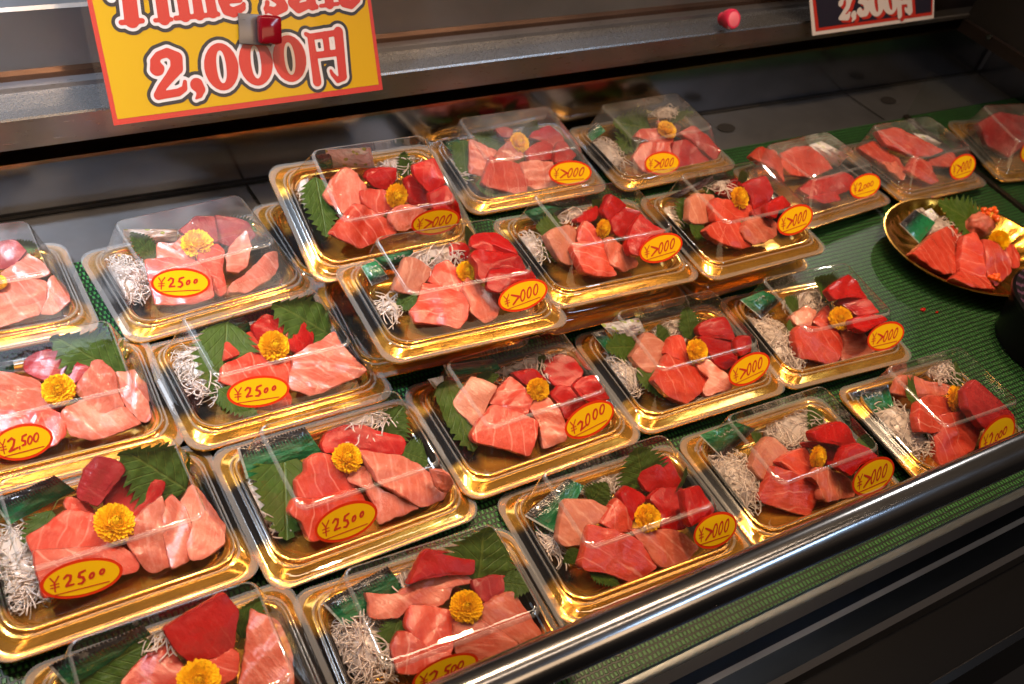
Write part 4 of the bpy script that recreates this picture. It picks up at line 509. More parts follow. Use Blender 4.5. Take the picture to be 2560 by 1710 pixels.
'P16': {'t': [['r','bright red block at the back',[[342,244,348],[419,295,372],[563,309,396],[733,275,412],[745,98,340],[729,-3,300],[459,120,308],[343,179,316]]],['r','glossy red slice right of the flower',[[314,163,324],[514,160,316],[745,75,268],[713,-79,204],[672,-179,156],[464,-249,148],[369,-164,188],[351,-23,244]]],['r','small red block at far right',[[464,-188,540],[559,-155,572],[654,-192,580],[639,-272,508],[611,-325,476],[454,-338,460],[435,-271,492]]],['b','tan pale block at left',[[-574,160,300],[-411,264,332],[-260,384,356],[-176,336,332],[-53,173,268],[-207,33,220],[-342,-78,196],[-473,-45,220],[-543,45,252]]],['s','salmon block left of the flower',[[-207,68,324],[-54,209,356],[8,239,356],[142,240,332],[140,161,300],[102,-9,228],[125,-110,180],[-10,-45,236]]],['p','pale pink slice left of the sticker',[[110,-99,252],[224,-73,292],[285,-225,276],[332,-371,268],[315,-526,228],[3,-491,148],[-10,-412,156],[149,-327,220],[81,-190,228]]],['s','striped salmon slice at front',[[-563,-231,340],[-348,-89,340],[-211,37,348],[-75,-50,292],[94,-140,220],[184,-238,164],[225,-289,140],[-1,-422,148],[-293,-534,172],[-478,-409,268]]]],'f': [[139,-26,396],0.0126,35,False],'l': [['tall shiso leaf at the back',[354,261,156],[352,538,444],0.6],['shiso leaf behind the tan block',[17,283,156],[-69,425,356],0.7],['shiso leaf at left',[-299,364,156],[-781,332,316],0.6],['dark shiso leaf below the tan block',[-540,60,236],[-403,-335,100],0.45]],'s': [['w','white green-dotted wasabi sachet at the back left',[[-766,546,452],[-270,539,412],[-133,499,212],[-496,440,172]]],['g','green sauce sachet under the wasabi sachet',[[-835,560,324],[-692,548,340],[-584,348,180],[-710,356,180]]]],'k': [['mound of daikon shreds at left',[-647,128,140],0.0204,0.0283],['daikon shreds at the back',[258,548,228],0.0274,0.019],['few daikon shreds at front right',[119,-469,140],0.0142,0.0076]],'st': [0.049,0.0186,5.3,0.0286,0.017,'2000']},
'P17': {'t': [['r','red block at the back right',[[134,214,556],[376,329,548],[646,406,532],[673,283,532],[703,51,444],[388,96,500],[160,70,524]]],['r','red slice behind the flower',[[317,162,388],[501,184,436],[688,55,460],[716,-178,444],[428,-115,380],[408,-24,380],[364,64,388]]],['r','red slice above the sticker',[[185,-207,492],[417,-197,492],[632,-235,484],[705,-321,468],[380,-379,452],[263,-410,444],[135,-321,468]]],['b','tan pink block at the middle left',[[-303,169,252],[-199,215,284],[-44,241,324],[49,124,316],[-83,34,268],[-136,-31,244],[-290,39,228]]],['s','salmon block left of the flower',[[-63,70,228],[107,118,276],[254,183,332],[246,61,300],[244,-111,252],[205,-172,220],[51,-93,212]]],['p','pale pink slice left of the sticker',[[223,-132,244],[419,-169,268],[513,-286,244],[497,-386,196],[542,-499,164],[272,-502,100],[103,-504,60],[91,-426,84],[199,-290,172]]],['s','large salmon block at front',[[-535,-215,260],[-452,-78,332],[-344,-45,348],[-90,-97,316],[167,-194,252],[203,-299,180],[48,-447,100],[-78,-515,60],[-285,-418,124],[-522,-357,172]]]],'f': [[232,-60,396],0.0138,45,False],'l': [['shiso leaf at the back',[683,538,180],[237,537,468],0.9],['shiso leaf behind the tan block',[-35,275,156],[-267,378,356],0.7],['dark shiso leaf at left',[-265,177,236],[-415,-152,100],0.35]],'s': [['g','green sauce sachet at the back left',[[-789,545,276],[-479,547,356],[-181,469,236],[-580,315,156]]]],'k': [['pile of daikon shreds at left',[-584,14,140],0.0215,0.0448],['daikon shreds at the back',[257,521,180],0.0331,0.0265]],'st': [0.0557,0.0172,-2.5,0.0293,0.0172,'2000']},
'P18': {'t': [['r','big red block at the back',[[299,459,340],[376,481,356],[577,454,348],[726,452,348],[744,350,292],[768,208,204],[739,162,180],[509,215,204],[380,226,204],[343,338,268]]],['r','red block at far right',[[475,-80,564],[674,-59,532],[686,-159,492],[707,-317,468],[642,-344,436],[448,-377,460],[374,-402,468],[393,-295,500]]],['r','dark red block left of the flower',[[49,228,348],[169,283,348],[309,210,268],[332,142,228],[186,91,244],[80,-20,220],[51,79,276]]],['r','red block right of the flower',[[296,113,300],[455,178,316],[673,110,292],[582,-96,228],[533,-234,180],[439,-228,188],[279,-179,204],[343,-25,252]]],['b','tan pale block at left',[[-688,22,260],[-591,170,332],[-484,315,404],[-219,249,356],[-101,147,300],[-204,57,260],[-334,53,268],[-440,-66,204],[-636,-42,228]]],['s','salmon wedge in the middle',[[-252,19,308],[-83,144,332],[7,194,348],[45,122,300],[85,-15,212],[8,-98,188],[-159,-54,244]]],['p','pale ribbed slice at front right',[[-61,-138,332],[134,-169,284],[385,-220,204],[519,-281,140],[595,-403,60],[419,-464,60],[234,-512,60],[92,-475,116],[58,-367,180],[14,-255,252]]],['s','large salmon slice at front',[[-653,-307,292],[-544,-181,348],[-418,-20,428],[-233,-97,364],[-55,-179,292],[23,-247,236],[70,-399,140],[96,-459,100],[-43,-489,108],[-163,-568,60],[-273,-477,140],[-408,-404,204],[-623,-333,268]]]],'f': [[141,-96,396],0.0129,30,False],'l': [['big pointed shiso leaf at the back',[408,307,156],[371,531,548],0.95],['shiso leaf above the tan block',[-148,340,156],[-11,369,356],0.95],['shiso leaf right of the back block',[781,206,156],[700,153,588],0.7],['shiso leaf under the front slice',[-530,-124,236],[-667,-104,100],0.6],['shiso leaf tips below the front slice',[-554,-293,236],[-320,-485,100],0.4]],'s': [['g','large green sauce sachet at left',[[-818,402,212],[-317,547,348],[-178,463,276],[-591,160,124]]]],'k': [['daikon shreds at the back',[66,542,212],0.0211,0.016],['few daikon shreds at left',[-674,86,140],0.0082,0.0089]],'st': [0.0602,0.0197,-4.8,0.0232,0.0167,'2000']},
'P19': {'t': [['r','dark red block at the back',[[160,85,548],[385,133,516],[665,151,452],[743,74,396],[791,-57,292],[561,-80,340],[262,-10,460],[148,16,508]]],['r','red block right of the flower',[[185,108,356],[403,108,316],[680,17,212],[705,-50,164],[560,-138,148],[373,-132,188],[408,-6,252],[213,57,324]]],['r','red slice above the sticker',[[368,-164,516],[519,-177,548],[624,-261,524],[702,-397,476],[470,-360,436],[335,-411,372],[217,-289,412],[294,-224,476]]],['b','tan pale block at left',[[-500,102,268],[-309,248,332],[-136,310,356],[-71,281,340],[21,111,268],[-119,52,244],[-286,19,228],[-423,-50,204],[-469,25,236]]],['s','salmon block left of the flower',[[-244,9,356],[-87,67,340],[239,105,276],[237,34,244],[272,-95,188],[125,-170,196],[23,-200,212],[-120,-127,268]]],['p','pale veined slice left of the sticker',[[-85,-251,356],[113,-178,332],[274,-183,284],[477,-292,172],[533,-395,108],[489,-487,76],[41,-493,204],[-51,-445,252],[35,-348,276]]],['s','glistening salmon block at front',[[-601,-204,180],[-447,-100,252],[-311,1,332],[-126,-119,292],[16,-230,252],[117,-326,212],[24,-404,156],[-137,-507,60],[-307,-416,100],[-581,-237,164]]]],'f': [[187,-71,396],0.0118,50,False],'l': [['pointed shiso leaf behind the red block',[631,284,156],[552,481,356],0.7],['shiso leaf at far right',[734,-64,412],[714,-258,452],0.7],['small shiso leaf above the tan block',[-98,339,156],[-292,399,356],0.5]],'s': [['g','green sauce sachet at the back left',[[-837,562,356],[-425,540,428],[-97,501,228],[-625,348,156]]]],'k': [['wide heap of daikon shreds at the back',[444,517,180],0.0486,0.0399],['heap of daikon shreds at left',[-626,134,140],0.0307,0.0356]],'st': [0.0555,0.0156,-1.1,0.0292,0.0195,'2000']},
'P20': {'t': [['p','curved pale slice at the back left',[[-404,402,268],[-195,532,364],[-17,484,364],[145,390,324],[478,263,284],[326,201,236],[69,243,236],[-196,302,236]]],['d','dark red slice at right',[[147,8,580],[422,94,580],[558,-14,516],[726,-226,412],[742,-389,380],[685,-443,332],[118,-421,428],[48,-313,484],[-10,-181,540]]],['s','salmon slice beside the dark red slice',[[380,-37,284],[478,-137,252],[541,-264,196],[427,-323,156],[330,-202,196]]],['s','salmon slice in the middle',[[-518,-25,364],[-350,121,396],[-80,183,372],[242,141,292],[487,23,188],[585,-34,140],[472,-178,92],[50,-184,172],[-357,-191,252],[-578,-162,308]]],['s','translucent pink slice at front',[[-287,-128,236],[-85,-49,316],[155,-105,348],[212,-248,300],[246,-363,260],[76,-491,164],[-182,-493,116],[-412,-475,68],[-387,-335,132]]]],'f': [[238,72,396],0.0146,50,False],'l': [['shiso leaf at the back',[647,311,156],[753,497,364],0.95],['shiso leaf at the middle left',[96,282,156],[-355,275,356],0.9],['shiso leaf left of the front slice',[-339,41,236],[-286,-243,100],0.35]],'s': [['g','shiny dark green sauce sachet at back left',[[-933,579,236],[-391,507,292],[-437,292,180],[-792,348,60]]]],'k': [['curly heap of daikon shreds at left',[-496,90,140],0.0263,0.0426],['daikon shreds at the back',[468,548,356],0.0199,0.0195]],'st': [0.0289,0.0119,6.4,0.032,0.0228,'2,000']},
'P21': {'t': [['s','pink slab along the left',[[-833,561,444],[-699,547,588],[-365,502,476],[-375,317,364],[-483,113,236],[-554,293,332],[-701,417,380]]],['s','large orange pink slab in the middle',[[-217,497,436],[75,533,460],[406,503,420],[627,373,308],[712,197,180],[159,152,164],[-229,227,244],[-341,358,348]]],['r','red slab at front right',[[-278,6,164],[-5,40,252],[522,-91,356],[597,-223,316],[475,-347,236],[233,-312,180],[-171,-172,124]]],['r','red slab tip at the very front',[[-392,-208,196],[-64,-274,252],[105,-316,260],[103,-446,196],[-178,-381,164]]]],'l': [],'s': [['w','white wasabi sachet on the tuna slabs',[[411,543,412],[670,539,436],[698,66,484],[806,195,180]]]],'k': [],'st': [0.0458,0.0162,-2.7,0.0352,0.0168,'2,000']},
'P22': {'t': [['s','pink slab at the back',[[-463,530,484],[-126,495,540],[82,362,500],[327,161,436],[571,-30,364],[281,-31,300],[-18,76,292],[-373,331,372]]],['s','pink slab at left',[[-790,478,284],[-393,531,316],[-268,328,252],[-121,178,204],[-158,-27,132],[-383,0,132],[-553,195,188]]],['s','striped pink slab at right',[[317,14,228],[780,-32,316],[793,-181,276],[567,-237,212],[317,-115,188]]],['p','pale ragged slab at front left',[[-770,55,316],[-362,55,252],[-276,-122,180],[-452,-252,156],[-661,-97,244]]],['s','long pink slab at front',[[-383,-149,252],[-41,11,348],[148,-149,292],[155,-426,156],[-24,-437,140],[-240,-284,196]]]],'l': [],'s': [['w','white wasabi sachet on the back slab',[[523,541,308],[796,463,284],[778,179,324],[808,239,188]]]],'k': [],'st': [0.0439,0.018,1.1,0.0309,0.0185,'2000']},
'P23': {'t': [['d','dim red slab at left',[[-689,376,388],[-159,534,460],[262,464,436],[118,-14,212],[-274,-176,124],[-625,31,220]]],['d','dim red slab at right',[[271,458,420],[590,451,452],[704,98,252],[477,-170,68],[159,-43,108]]]],'l': [],'s': [],'k': [],'st': [-0.0304,0.0277,4.3,0.024,0.0199,'2000']},
'PL': {'t': [['s','curved salmon slice at left',[[-1343,243,295],[-554,508,264],[-40,605,218],[61,456,153],[-331,108,96],[-668,-92,80],[-923,-85,121],[-1156,81,212]]],['s','salmon slice at far right',[[239,-17,245],[489,-33,273],[455,-240,199],[319,-350,144],[192,-310,141]]],['s','folded salmon slice in the middle',[[-540,19,185],[-304,265,352],[-116,235,395],[-130,-14,292],[-268,-313,133],[-354,-361,89],[-637,-124,100]]],['s','broad salmon slice right of the middle',[[-92,113,375],[77,11,367],[123,-288,247],[65,-407,183],[-295,-484,73],[-326,-321,137],[-165,-17,303]]],['s','thin pink slice along the front rim',[[-1180,-309,327],[-898,-216,288],[-500,-414,208],[-524,-598,198],[-950,-497,275]]]],'f': [[163,33,400],0.0145,50,False],'l': [['long shiso leaf at the back',[494,352,160],[-64,933,360],0.62]],'s': [['g','dark green sauce sachet at left',[[-983,789,272],[-581,915,335],[-311,699,228],[-799,496,126]]],['w','small white sachet behind the green one',[[-359,897,269],[-192,920,280],[-133,792,216],[-295,748,195]]]],'k': [['daikon shreds beside the sachet',[-167,670,140],0.0199,0.0403]]},
}

ORD = {'P1': ('leftmost', 'rearmost'), 'P3': ('leftmost', 'second'), 'P5': ('leftmost', 'third'), 'P7': ('leftmost', 'front'), 'P2': ('second', 'rearmost'), 'P4': ('second', 'second'), 'P6': ('second', 'third'), 'P8': ('second', 'front'),
       'P9': ('third', 'rearmost'), 'P12': ('third', 'second'), 'P15': ('third', 'third'), 'P18': ('third', 'front'), 'P10': ('fourth', 'rearmost'), 'P13': ('fourth', 'second'), 'P16': ('fourth', 'third'), 'P19': ('fourth', 'front'),
       'P11': ('fifth', 'rearmost'), 'P14': ('fifth', 'second'), 'P17': ('fifth', 'third'), 'P20': ('fifth', 'front')}
LOC = {n: 'in %s pack of %s column' % (r if r == 'rearmost' or r == 'front' else r, 'the left edge' if c == 'leftmost' else 'the ' + c) for n, (c, r) in ORD.items()}
LOC = {n: 'in the %s pack of the %s column' % (r, c) for n, (c, r) in ORD.items()}
LOC.update({'P21': 'in the domed pack left of the corner pack', 'P22': 'in the corner pack above the gold dish', 'P23': 'in the pack behind the clear divider', 'PL': 'on the open gold dish'})
PL_LABEL = {n: 'clear-lidded gold sashimi pack, %s of the %s column from the left' % (r, c) if c != 'leftmost' else 'clear-lidded gold sashimi pack, %s of the leftmost column' % r for n, (c, r) in ORD.items()}
PL_LABEL.update({'P21': 'domed gold pack of large tuna slabs, left of the corner pack', 'P22': 'domed gold corner pack of tuna slabs above the gold dish', 'P23': 'dim gold sashimi pack behind the clear divider at right',
                 'L9': 'lower gold pack mostly hidden under the tilted rearmost pack', 'L12': 'lower gold pack hidden under the third column second pack', 'L13': 'lower gold pack hidden under the fourth column second pack', 'L14': 'lower gold pack hidden under the fifth column second pack'})
G_PACK = 'sashimi packs set out on the green mat'
MW = {}
for n, v in PACKS.items():
    M = Matrix.Translation(v[:3]) @ Matrix.Rotation(v[3], 4, 'Z') @ Matrix.Rotation(v[4], 4, 'X') @ Matrix.Rotation(v[5], 4, 'Y'); MW[n] = M
    if n == 'PL': continue
    root = empty('sashimi_pack', M); tag(root, PL_LABEL[n], 'sashimi pack', G_PACK)
    link('tray', TRAY, root)
    lid = link('lid', LIDS['low' if n[0] == 'L' else 'h' if n in ('P1', 'P2', 'P10', 'P11', 'P21', 'P22', 'P23') else 'c'], root)
    st = FOOD.get(n, {}).get('st') or ([.05, .012, 4, .0285, .0158, '2000'] if n == 'L14' else None)
    if st:
        zt = .0618 if n[0] != 'L' else .0235 + (.0618 - .0235) * .72
        e2 = V3((0, .0216, zt - .0235)).normalized(); e1 = V3((1, 0, 0)); nn = e1.cross(e2)
        p = V3((0, -.056, .0235)) + e1 * st[0] + e2 * st[1] + nn * .0009
        a = math.radians(st[2]); ex = e1 * math.cos(a) + e2 * math.sin(a); ey = nn.cross(ex)
        s = link('price_sticker', STICK[st[5]], lid); sx, sy = st[3] / .0285, st[4] / .0158
        s.matrix_local = Matrix(((ex.x * sx, ey.x * sy, nn.x, p.x), (ex.y * sx, ey.y * sy, nn.y, p.y), (ex.z * sx, ey.z * sy, nn.z, p.z), (0, 0, 0, 1)))

# ------------------------------------------------------------------ food
def outline(P):
    Q = []
    for a, b_ in zip(P, P[1:] + P[:1]):
        k = max(1, int((b_ - a).length / .0028))
        Q += [a.lerp(b_, i / k) for i in range(k)]
    for _ in range(1):
        Q = [(Q[i - 1] + Q[i] * 2 + Q[(i + 1) % len(Q)]) / 4 for i in range(len(Q))]
    return Q
def tuna(name, kind, poly, M, seed):
    P = [V3(p) / 1e4 for p in poly]; c = sum(P, V3()) / len(P)
    nrm = V3()
    for a, b_ in zip(P, P[1:] + P[:1]): nrm += (a - c).cross(b_ - c)
    if nrm.z < 0: P.reverse(); nrm = -nrm
    nrm.normalize(); Q = outline(P); n = len(Q)
    t = .011 if kind != 'p' else .008
    down = (-nrm * .8 + V3((0, .55, -.35))).normalized()
    rr = random.Random(seed); so = V3((rr.random() * 50, rr.random() * 50, rr.random() * 50)); rag = .0009 if kind == 'p' else .0005
    Q = [q + ((q - c).normalized()) * (noise.noise(q * 160 + so) * rag * 1.6 + noise.noise(q * 420 + so) * rag * .7) for q in Q]
    dist = [(q - c).length for q in Q]
    fd = V3((math.cos(rr.uniform(0, 3.1)), math.sin(rr.uniform(0, 3.1)), 0)); fa = {'p': .0013, 's': .0008, 'd': .0006, 'r': .0005, 'b': .0004}[kind]; ff = rr.uniform(190, 300); fp = rr.uniform(0, 6)
    fold = lambda p: fa * math.sin(p.dot(fd) * ff + fp + 2.2 * noise.noise(p * 40 + so))
    def inset(d, dz, und):
        out = []
        for q, L in zip(Q, dist):
            f = max(.02, (L - d) / L); p = c + (q - c) * f
            out.append(p + nrm * (dz + und * (fold(p) + noise.noise(p * 45 + so) * .0011 + noise.noise(p * 150 + so) * .0004)))
        return out
    rings = [[q + down * t for q in inset(.001, 0, 0)], [q + down * t * .55 for q in inset(-.0003, 0, 0)], inset(-.0001, -.0010, .8), inset(.0006, -.0001, 1), inset(.0030, .0001, 1)]
    for k in (.72, .5, .3, .12): rings.append([c + (q - c) * k + nrm * (.0006 + fold(c + (q - c) * k) + noise.noise((c + (q - c) * k) * 45 + so) * .0011 + noise.noise((c + (q - c) * k) * 150 + so) * .0004) for q in Q])
    vs, fs = ring_loft(rings, True, True)
    ang = rr.uniform(-.5, .5) + rr.choice((0, 0, .9)); Rz = Matrix.Rotation(ang, 4, 'Z'); L = Matrix.Translation(c) @ Rz; Li = L.inverted()
    o = link(name, mesh(name, [Li @ V3(v) for v in vs], fs, [TUNA[kind]], True, 38)); o.matrix_world = M @ L
    return o
def leaf_mesh(seed, spiky):
    r = random.Random(seed); T = 11; vs = []; uv = []; fs = []; nx = T * 2
    half = lambda t: (math.sin(math.pi * min(1, t ** .72)) ** .8) * (1 - .15 * t)
    cols = [-1, -.72, -.4, 0, .4, .72, 1]
    ph = [r.random() * 6.28 for _ in range(4)]
    for i in range(nx + 1):
        t = i / nx
        for c in cols:
            h = half(t); e = abs(c) == 1
            dx = 0
            if e:
                if i % 2: h = h * (1.0 + spiky) + .06; dx = .06
                else: h *= (1 - spiky * .9)
            x = t + dx * (1 - t) + .02 * abs(c); y = c * h
            z = .10 * abs(y) ** 1.5 - .10 * (t - .4) ** 2 * 2 + .035 * math.sin(9 * t + ph[0]) * y + .05 * math.sin(19 * x + ph[1] + 3 * c) * abs(y) + .02 * math.sin(31 * x + ph[2])
            vs.append((x, y, z)); uv.append((t, c * half(t)))
    m = len(cols)
    for i in range(nx):
        for k in range(m - 1): fs.append((i * m + k, (i + 1) * m + k, (i + 1) * m + k + 1, i * m + k + 1))
    k0 = len(vs)
    vs += [(-.22, -.018, -.03), (-.22, .018, -.03), (0, -.02, .004), (0, .02, .004)]; uv += [(0, 0)] * 4; fs.append((k0, k0 + 1, k0 + 3, k0 + 2))
    me = mesh('shiso_leaf', vs, fs, [LEAF], True)
    ul = me.uv_layers.new(name='UVMap')
    for li, l in enumerate(me.loops): ul.data[li].uv = uv[l.vertex_index]
    return me
LEAVES = [leaf_mesh(s, .15 + .03 * s) for s in range(4)]
def keep_in(p):
    # bend whatever touches the lid back inside it
    x = max(-.079, min(.079, p.x)); y = max(-.051, min(.0505, p.y)); z = max(.0055, p.z)
    top = min(.0595, .0235 + (y + .056) / .0216 * .0383, .0235 + (.083 - abs(x)) / .0187 * .0383) - .001
    return V3((x, y, min(z, max(top, .0055))))
def leaf(label, bq, tq, wr, M, k, free=False):
    B, T = V3(bq) / 1e4, V3(tq) / 1e4; a = T - B; L = a.length; a.normalize()
    nn = V3((0, -.45, .9)); nn = (nn - a * nn.dot(a)).normalized(); s = nn.cross(a)
    w = L * wr * .62; me = LEAVES[k % 4].copy(); zf = .5 * min(L, w * 1.6)
    K = Matrix(((a.x * L, s.x * w, nn.x * zf, B.x), (a.y * L, s.y * w, nn.y * zf, B.y), (a.z * L, s.z * w, nn.z * zf, B.z), (0, 0, 0, 1)))
    for v in me.vertices:
        p = K @ v.co; v.co = (p if free else keep_in(p)) - B
    me.update(); o = link('shiso_leaf', me); o.matrix_world = M @ Matrix.Translation(B)
    return o
TEXT_SEEDS = set()
def sachet(kind, quad, M, seed, flip=True):
    q = [V3(p) / 1e4 for p in quad]; nx, ny = 18, 12; r = random.Random(seed); so = V3((r.random() * 40, r.random() * 40, 0)); vs = []; uv = []
    nn = (q[1] - q[0]).cross(q[3] - q[0]); nn = -nn if nn.z < 0 else nn; nn.normalize(); c = sum(q, V3()) / 4
    for side in (1, -1):
        for j in range(ny + 1):
            for i in range(nx + 1):
                u, v = i / nx, j / ny; p = (q[3].lerp(q[2], u)).lerp(q[0].lerp(q[1], u), v)
                th = min(1, max(0, (min(u, 1 - u) - .06) * 5)) * min(1, max(0, (min(v, 1 - v) - .07) * 4)); th = th ** .5 * .0026
                w = noise.noise(V3((u * 5, v * 4, side)) + so) * .0016 + noise.noise(V3((u * 14, v * 3, side)) + so) * .0006
                vs.append(p - c + nn * (side * th + w * (.3 + .7 * th / .0030) + (0.0002 if side > 0 else 0))); uv.append((u, v))
    n0 = (nx + 1) * (ny + 1); fs = []
    for s_ in (0, 1):
        for j in range(ny):
            for i in range(nx):
                a = s_ * n0 + j * (nx + 1) + i; f = (a, a + 1, a + nx + 2, a + nx + 1); fs.append(f if s_ == 0 else f[::-1])
    o = link('wasabi_sachet' if kind == 'w' else 'sauce_sachet', mesh('sachet', vs, fs, [SACHET[kind]], True)); o.matrix_world = M @ Matrix.Translation(c)
    ul = o.data.uv_layers.new(name='UVMap')
    for li, l in enumerate(o.data.loops): u_, v_ = uv[l.vertex_index]; ul.data[li].uv = (u_, v_ if flip else 1 - v_)
    # printed characters
    txt = 'わさび わさび' if kind == 'w' else ('しょうゆ' if kind == 'g' and seed in TEXT_SEEDS else None)
    if txt:
        cu = bpy.data.curves.new('t', 'FONT'); cu.body = txt; cu.size = 1; cu.align_x = 'CENTER'; cu.align_y = 'CENTER'
        to = bpy.data.objects.new('t', cu); COL.objects.link(to); dg = bpy.context.evaluated_depsgraph_get(); me = bpy.data.meshes.new_from_object(to.evaluated_get(dg)); bpy.data.objects.remove(to)
        if len(me.vertices):
            co = np.array([v.co[:] for v in me.vertices]); wd = np.ptp(co[:, 0]) + 1e-6; k = (.74 if kind == 'w' else .40) / wd
            rows = []
            asp = (q[1] - q[0]).length / max(1e-6, (q[3] - q[0]).length)
            for v_ in me.vertices:
                u, w = .52 + v_.co.x * k, (.52 if kind == 'w' else .72) + v_.co.y * k * asp
                p = (q[3].lerp(q[2], u)).lerp(q[0].lerp(q[1], u), w); th = min(1, max(0, (min(u, 1 - u) - .06) * 5)) * min(1, max(0, (min(w, 1 - w) - .07) * 4)); th = th ** .5 * .0030
                v_.co = p - c + nn * (th + .0012)
            me.materials.clear(); me.materials.append(PRINT_V if kind == 'w' else PRINT_W); me.name = 'printed_text'
            link('printed_text', me, o)
    return o
def daikon(cq, rx, ry, M, seed, free=False):
    c = V3(cq) / 1e4; r = random.Random(seed); b = MB(); n = int(min(300, max(60, rx * ry * 34e4))); Hh = .022 * min(1, min(rx, ry) / .024); so = V3((seed, 0, 0))
    core = []
    for k, (q, z) in enumerate(((.82, -.011), (.78, -.004), (.62, .15), (.4, .42), (.15, .55))):
        core.append([(rx * q * math.cos(t) * (1 + .25 * noise.noise(V3((math.cos(t) * 2, math.sin(t) * 2, k)) + so)), ry * q * math.sin(t) * (1 + .25 * noise.noise(V3((math.cos(t) * 2, math.sin(t) * 2, k)) + so)), z if k < 2 else -.004 + Hh * z * .8) for t in np.linspace(0, 2 * math.pi, 25)[:-1]])
    b.add(*ring_loft(core, True, True))
    for k in range(n):
        a = r.uniform(0, 6.283); d = math.sqrt(r.random()); z0 = r.random() * (1 - d * .8)
        p = V3((d * rx * math.cos(a), d * ry * math.sin(a), -.006 + Hh * z0)); dr = r.uniform(0, 6.283); cv = r.uniform(-45, 45) * (2.0 if r.random() < .2 else 1); pitch = r.uniform(-.35, .35); L = r.uniform(.016, .042); m = 9; pts = []
        for i in range(m):
            pts.append(p.copy()); stp = L / m; dr += cv * stp; pitch += r.uniform(-.25, .25) - pitch * .2
            p = p + V3((math.cos(dr), math.sin(dr), pitch)) * stp
            e = (p.x / rx) ** 2 + (p.y / ry) ** 2
            if e > 1.25: p.x *= .94; p.y *= .94
            p.z = max(-.011, min(p.z, -.004 + Hh * max(0, 1 - e * .7)))
        b.tube(pts, r.uniform(.00038, .00072), 4, 0, .75)
    if not free: b.v = [tuple(keep_in(V3(p) + c) - c) for p in b.v]
    o = link('shredded_daikon', b.build('shredded_daikon', [DAIKON], True)); o.matrix_world = M @ Matrix.Translation(c); return o
def flower_mesh(seed):
    r = random.Random(seed); b = MB()
    v, f = lathe([(.0001, .40), (.16, .38), (.34, .28), (.46, .14), (.54, -.02), (.3, -.2)], 16); b.add(v, f)
    for ring, (n, el, L, w, r0) in enumerate(((36, -14, .46, .10, .42), (36, 0, .50, .10, .42), (34, 13, .50, .095, .40), (32, 26, .48, .09, .36), (28, 38, .44, .085, .31), (24, 52, .38, .08, .25), (19, 64, .33, .075, .18), (13, 74, .30, .07, .11), (7, 84, .28, .065, .04))):
        for k in range(n):
            a = 2 * math.pi * (k + r.uniform(-.25, .25) + .5 * (ring % 2)) / n; e = math.radians(el + r.uniform(-12, 12)); LL = L * r.uniform(.88, 1.06)
            d = V3((math.cos(a), math.sin(a), 0)); up = V3((0, 0, 1)); s = V3((-math.sin(a), math.cos(a), 0)); base = d * r0 + up * (.02 + ring * .045)
            dirv = d * math.cos(e) + up * math.sin(e); nn = up * math.cos(e) - d * math.sin(e); vs = []
            for i, (t, ww) in enumerate(((0, .45), (.35, .85), (.7, 1.0), (.9, .75), (1.0, .25))):
                p = base + dirv * LL * t + nn * (.10 * t * t * (1 if ring > 1 else -.2))
                vs += [p - s * w * ww + nn * .04 * ww, p - nn * .02, p + s * w * ww + nn * .04 * ww]
            fs = [(3 * i + j, 3 * i + 3 + j, 3 * i + 4 + j, 3 * i + 1 + j) for i in range(4) for j in range(2)]
            b.add(vs, fs)
    return b
FL = []
for s in range(3):
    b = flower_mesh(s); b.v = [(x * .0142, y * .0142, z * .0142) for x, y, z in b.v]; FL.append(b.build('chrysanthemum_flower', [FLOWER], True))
def flower(cq, rad, tilt, M, k):
    c = V3(cq) / 1e4; o = link('chrysanthemum_flower', FL[k % 3]); s = rad / .0142 * 1.12
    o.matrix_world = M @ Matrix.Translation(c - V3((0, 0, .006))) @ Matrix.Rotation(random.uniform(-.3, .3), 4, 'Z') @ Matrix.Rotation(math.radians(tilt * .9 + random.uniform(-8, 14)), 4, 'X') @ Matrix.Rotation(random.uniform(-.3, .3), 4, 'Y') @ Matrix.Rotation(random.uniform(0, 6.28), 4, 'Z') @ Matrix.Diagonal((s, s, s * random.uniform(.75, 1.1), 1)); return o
sd = 0
for n, F in FOOD.items():
    M = MW[n]; loc = LOC[n]
    for kind, desc, poly in F['t']:
        sd += 1; o = tuna('tuna_slice', kind, poly, M, sd); tag(o, desc + ' ' + loc, 'tuna slice', 'raw tuna slices in the packs')
    for i, (desc, bq, tq, wr) in enumerate(F['l']):
        sd += 1; o = leaf(desc, bq, tq, wr, M, sd, n == 'PL'); tag(o, desc + ' ' + loc, 'shiso leaf', 'green shiso leaves garnishing the packs')
    for kind, desc, quad in F['s']:
        sd += 1
        if n in ('P12', 'P17', 'P19', 'P20'): TEXT_SEEDS.add(sd)
        o = sachet(kind, quad, M, sd, n in ('P12', 'P13', 'P17', 'P19')); tag(o, desc + ' ' + loc, 'sachet', 'condiment sachets in the packs')
    for desc, cq, rx, ry in F['k']:
        sd += 1; o = daikon(cq, rx, ry, M, sd, n == 'PL'); tag(o, desc + ' ' + loc, 'shredded daikon', 'heaps of shredded daikon in the packs')
    if F.get('f'):
        sd += 1; o = flower(F['f'][0], F['f'][1], F['f'][2], M, sd); tag(o, 'yellow chrysanthemum flower ' + loc, 'flower', 'yellow chrysanthemum flowers on the sashimi')

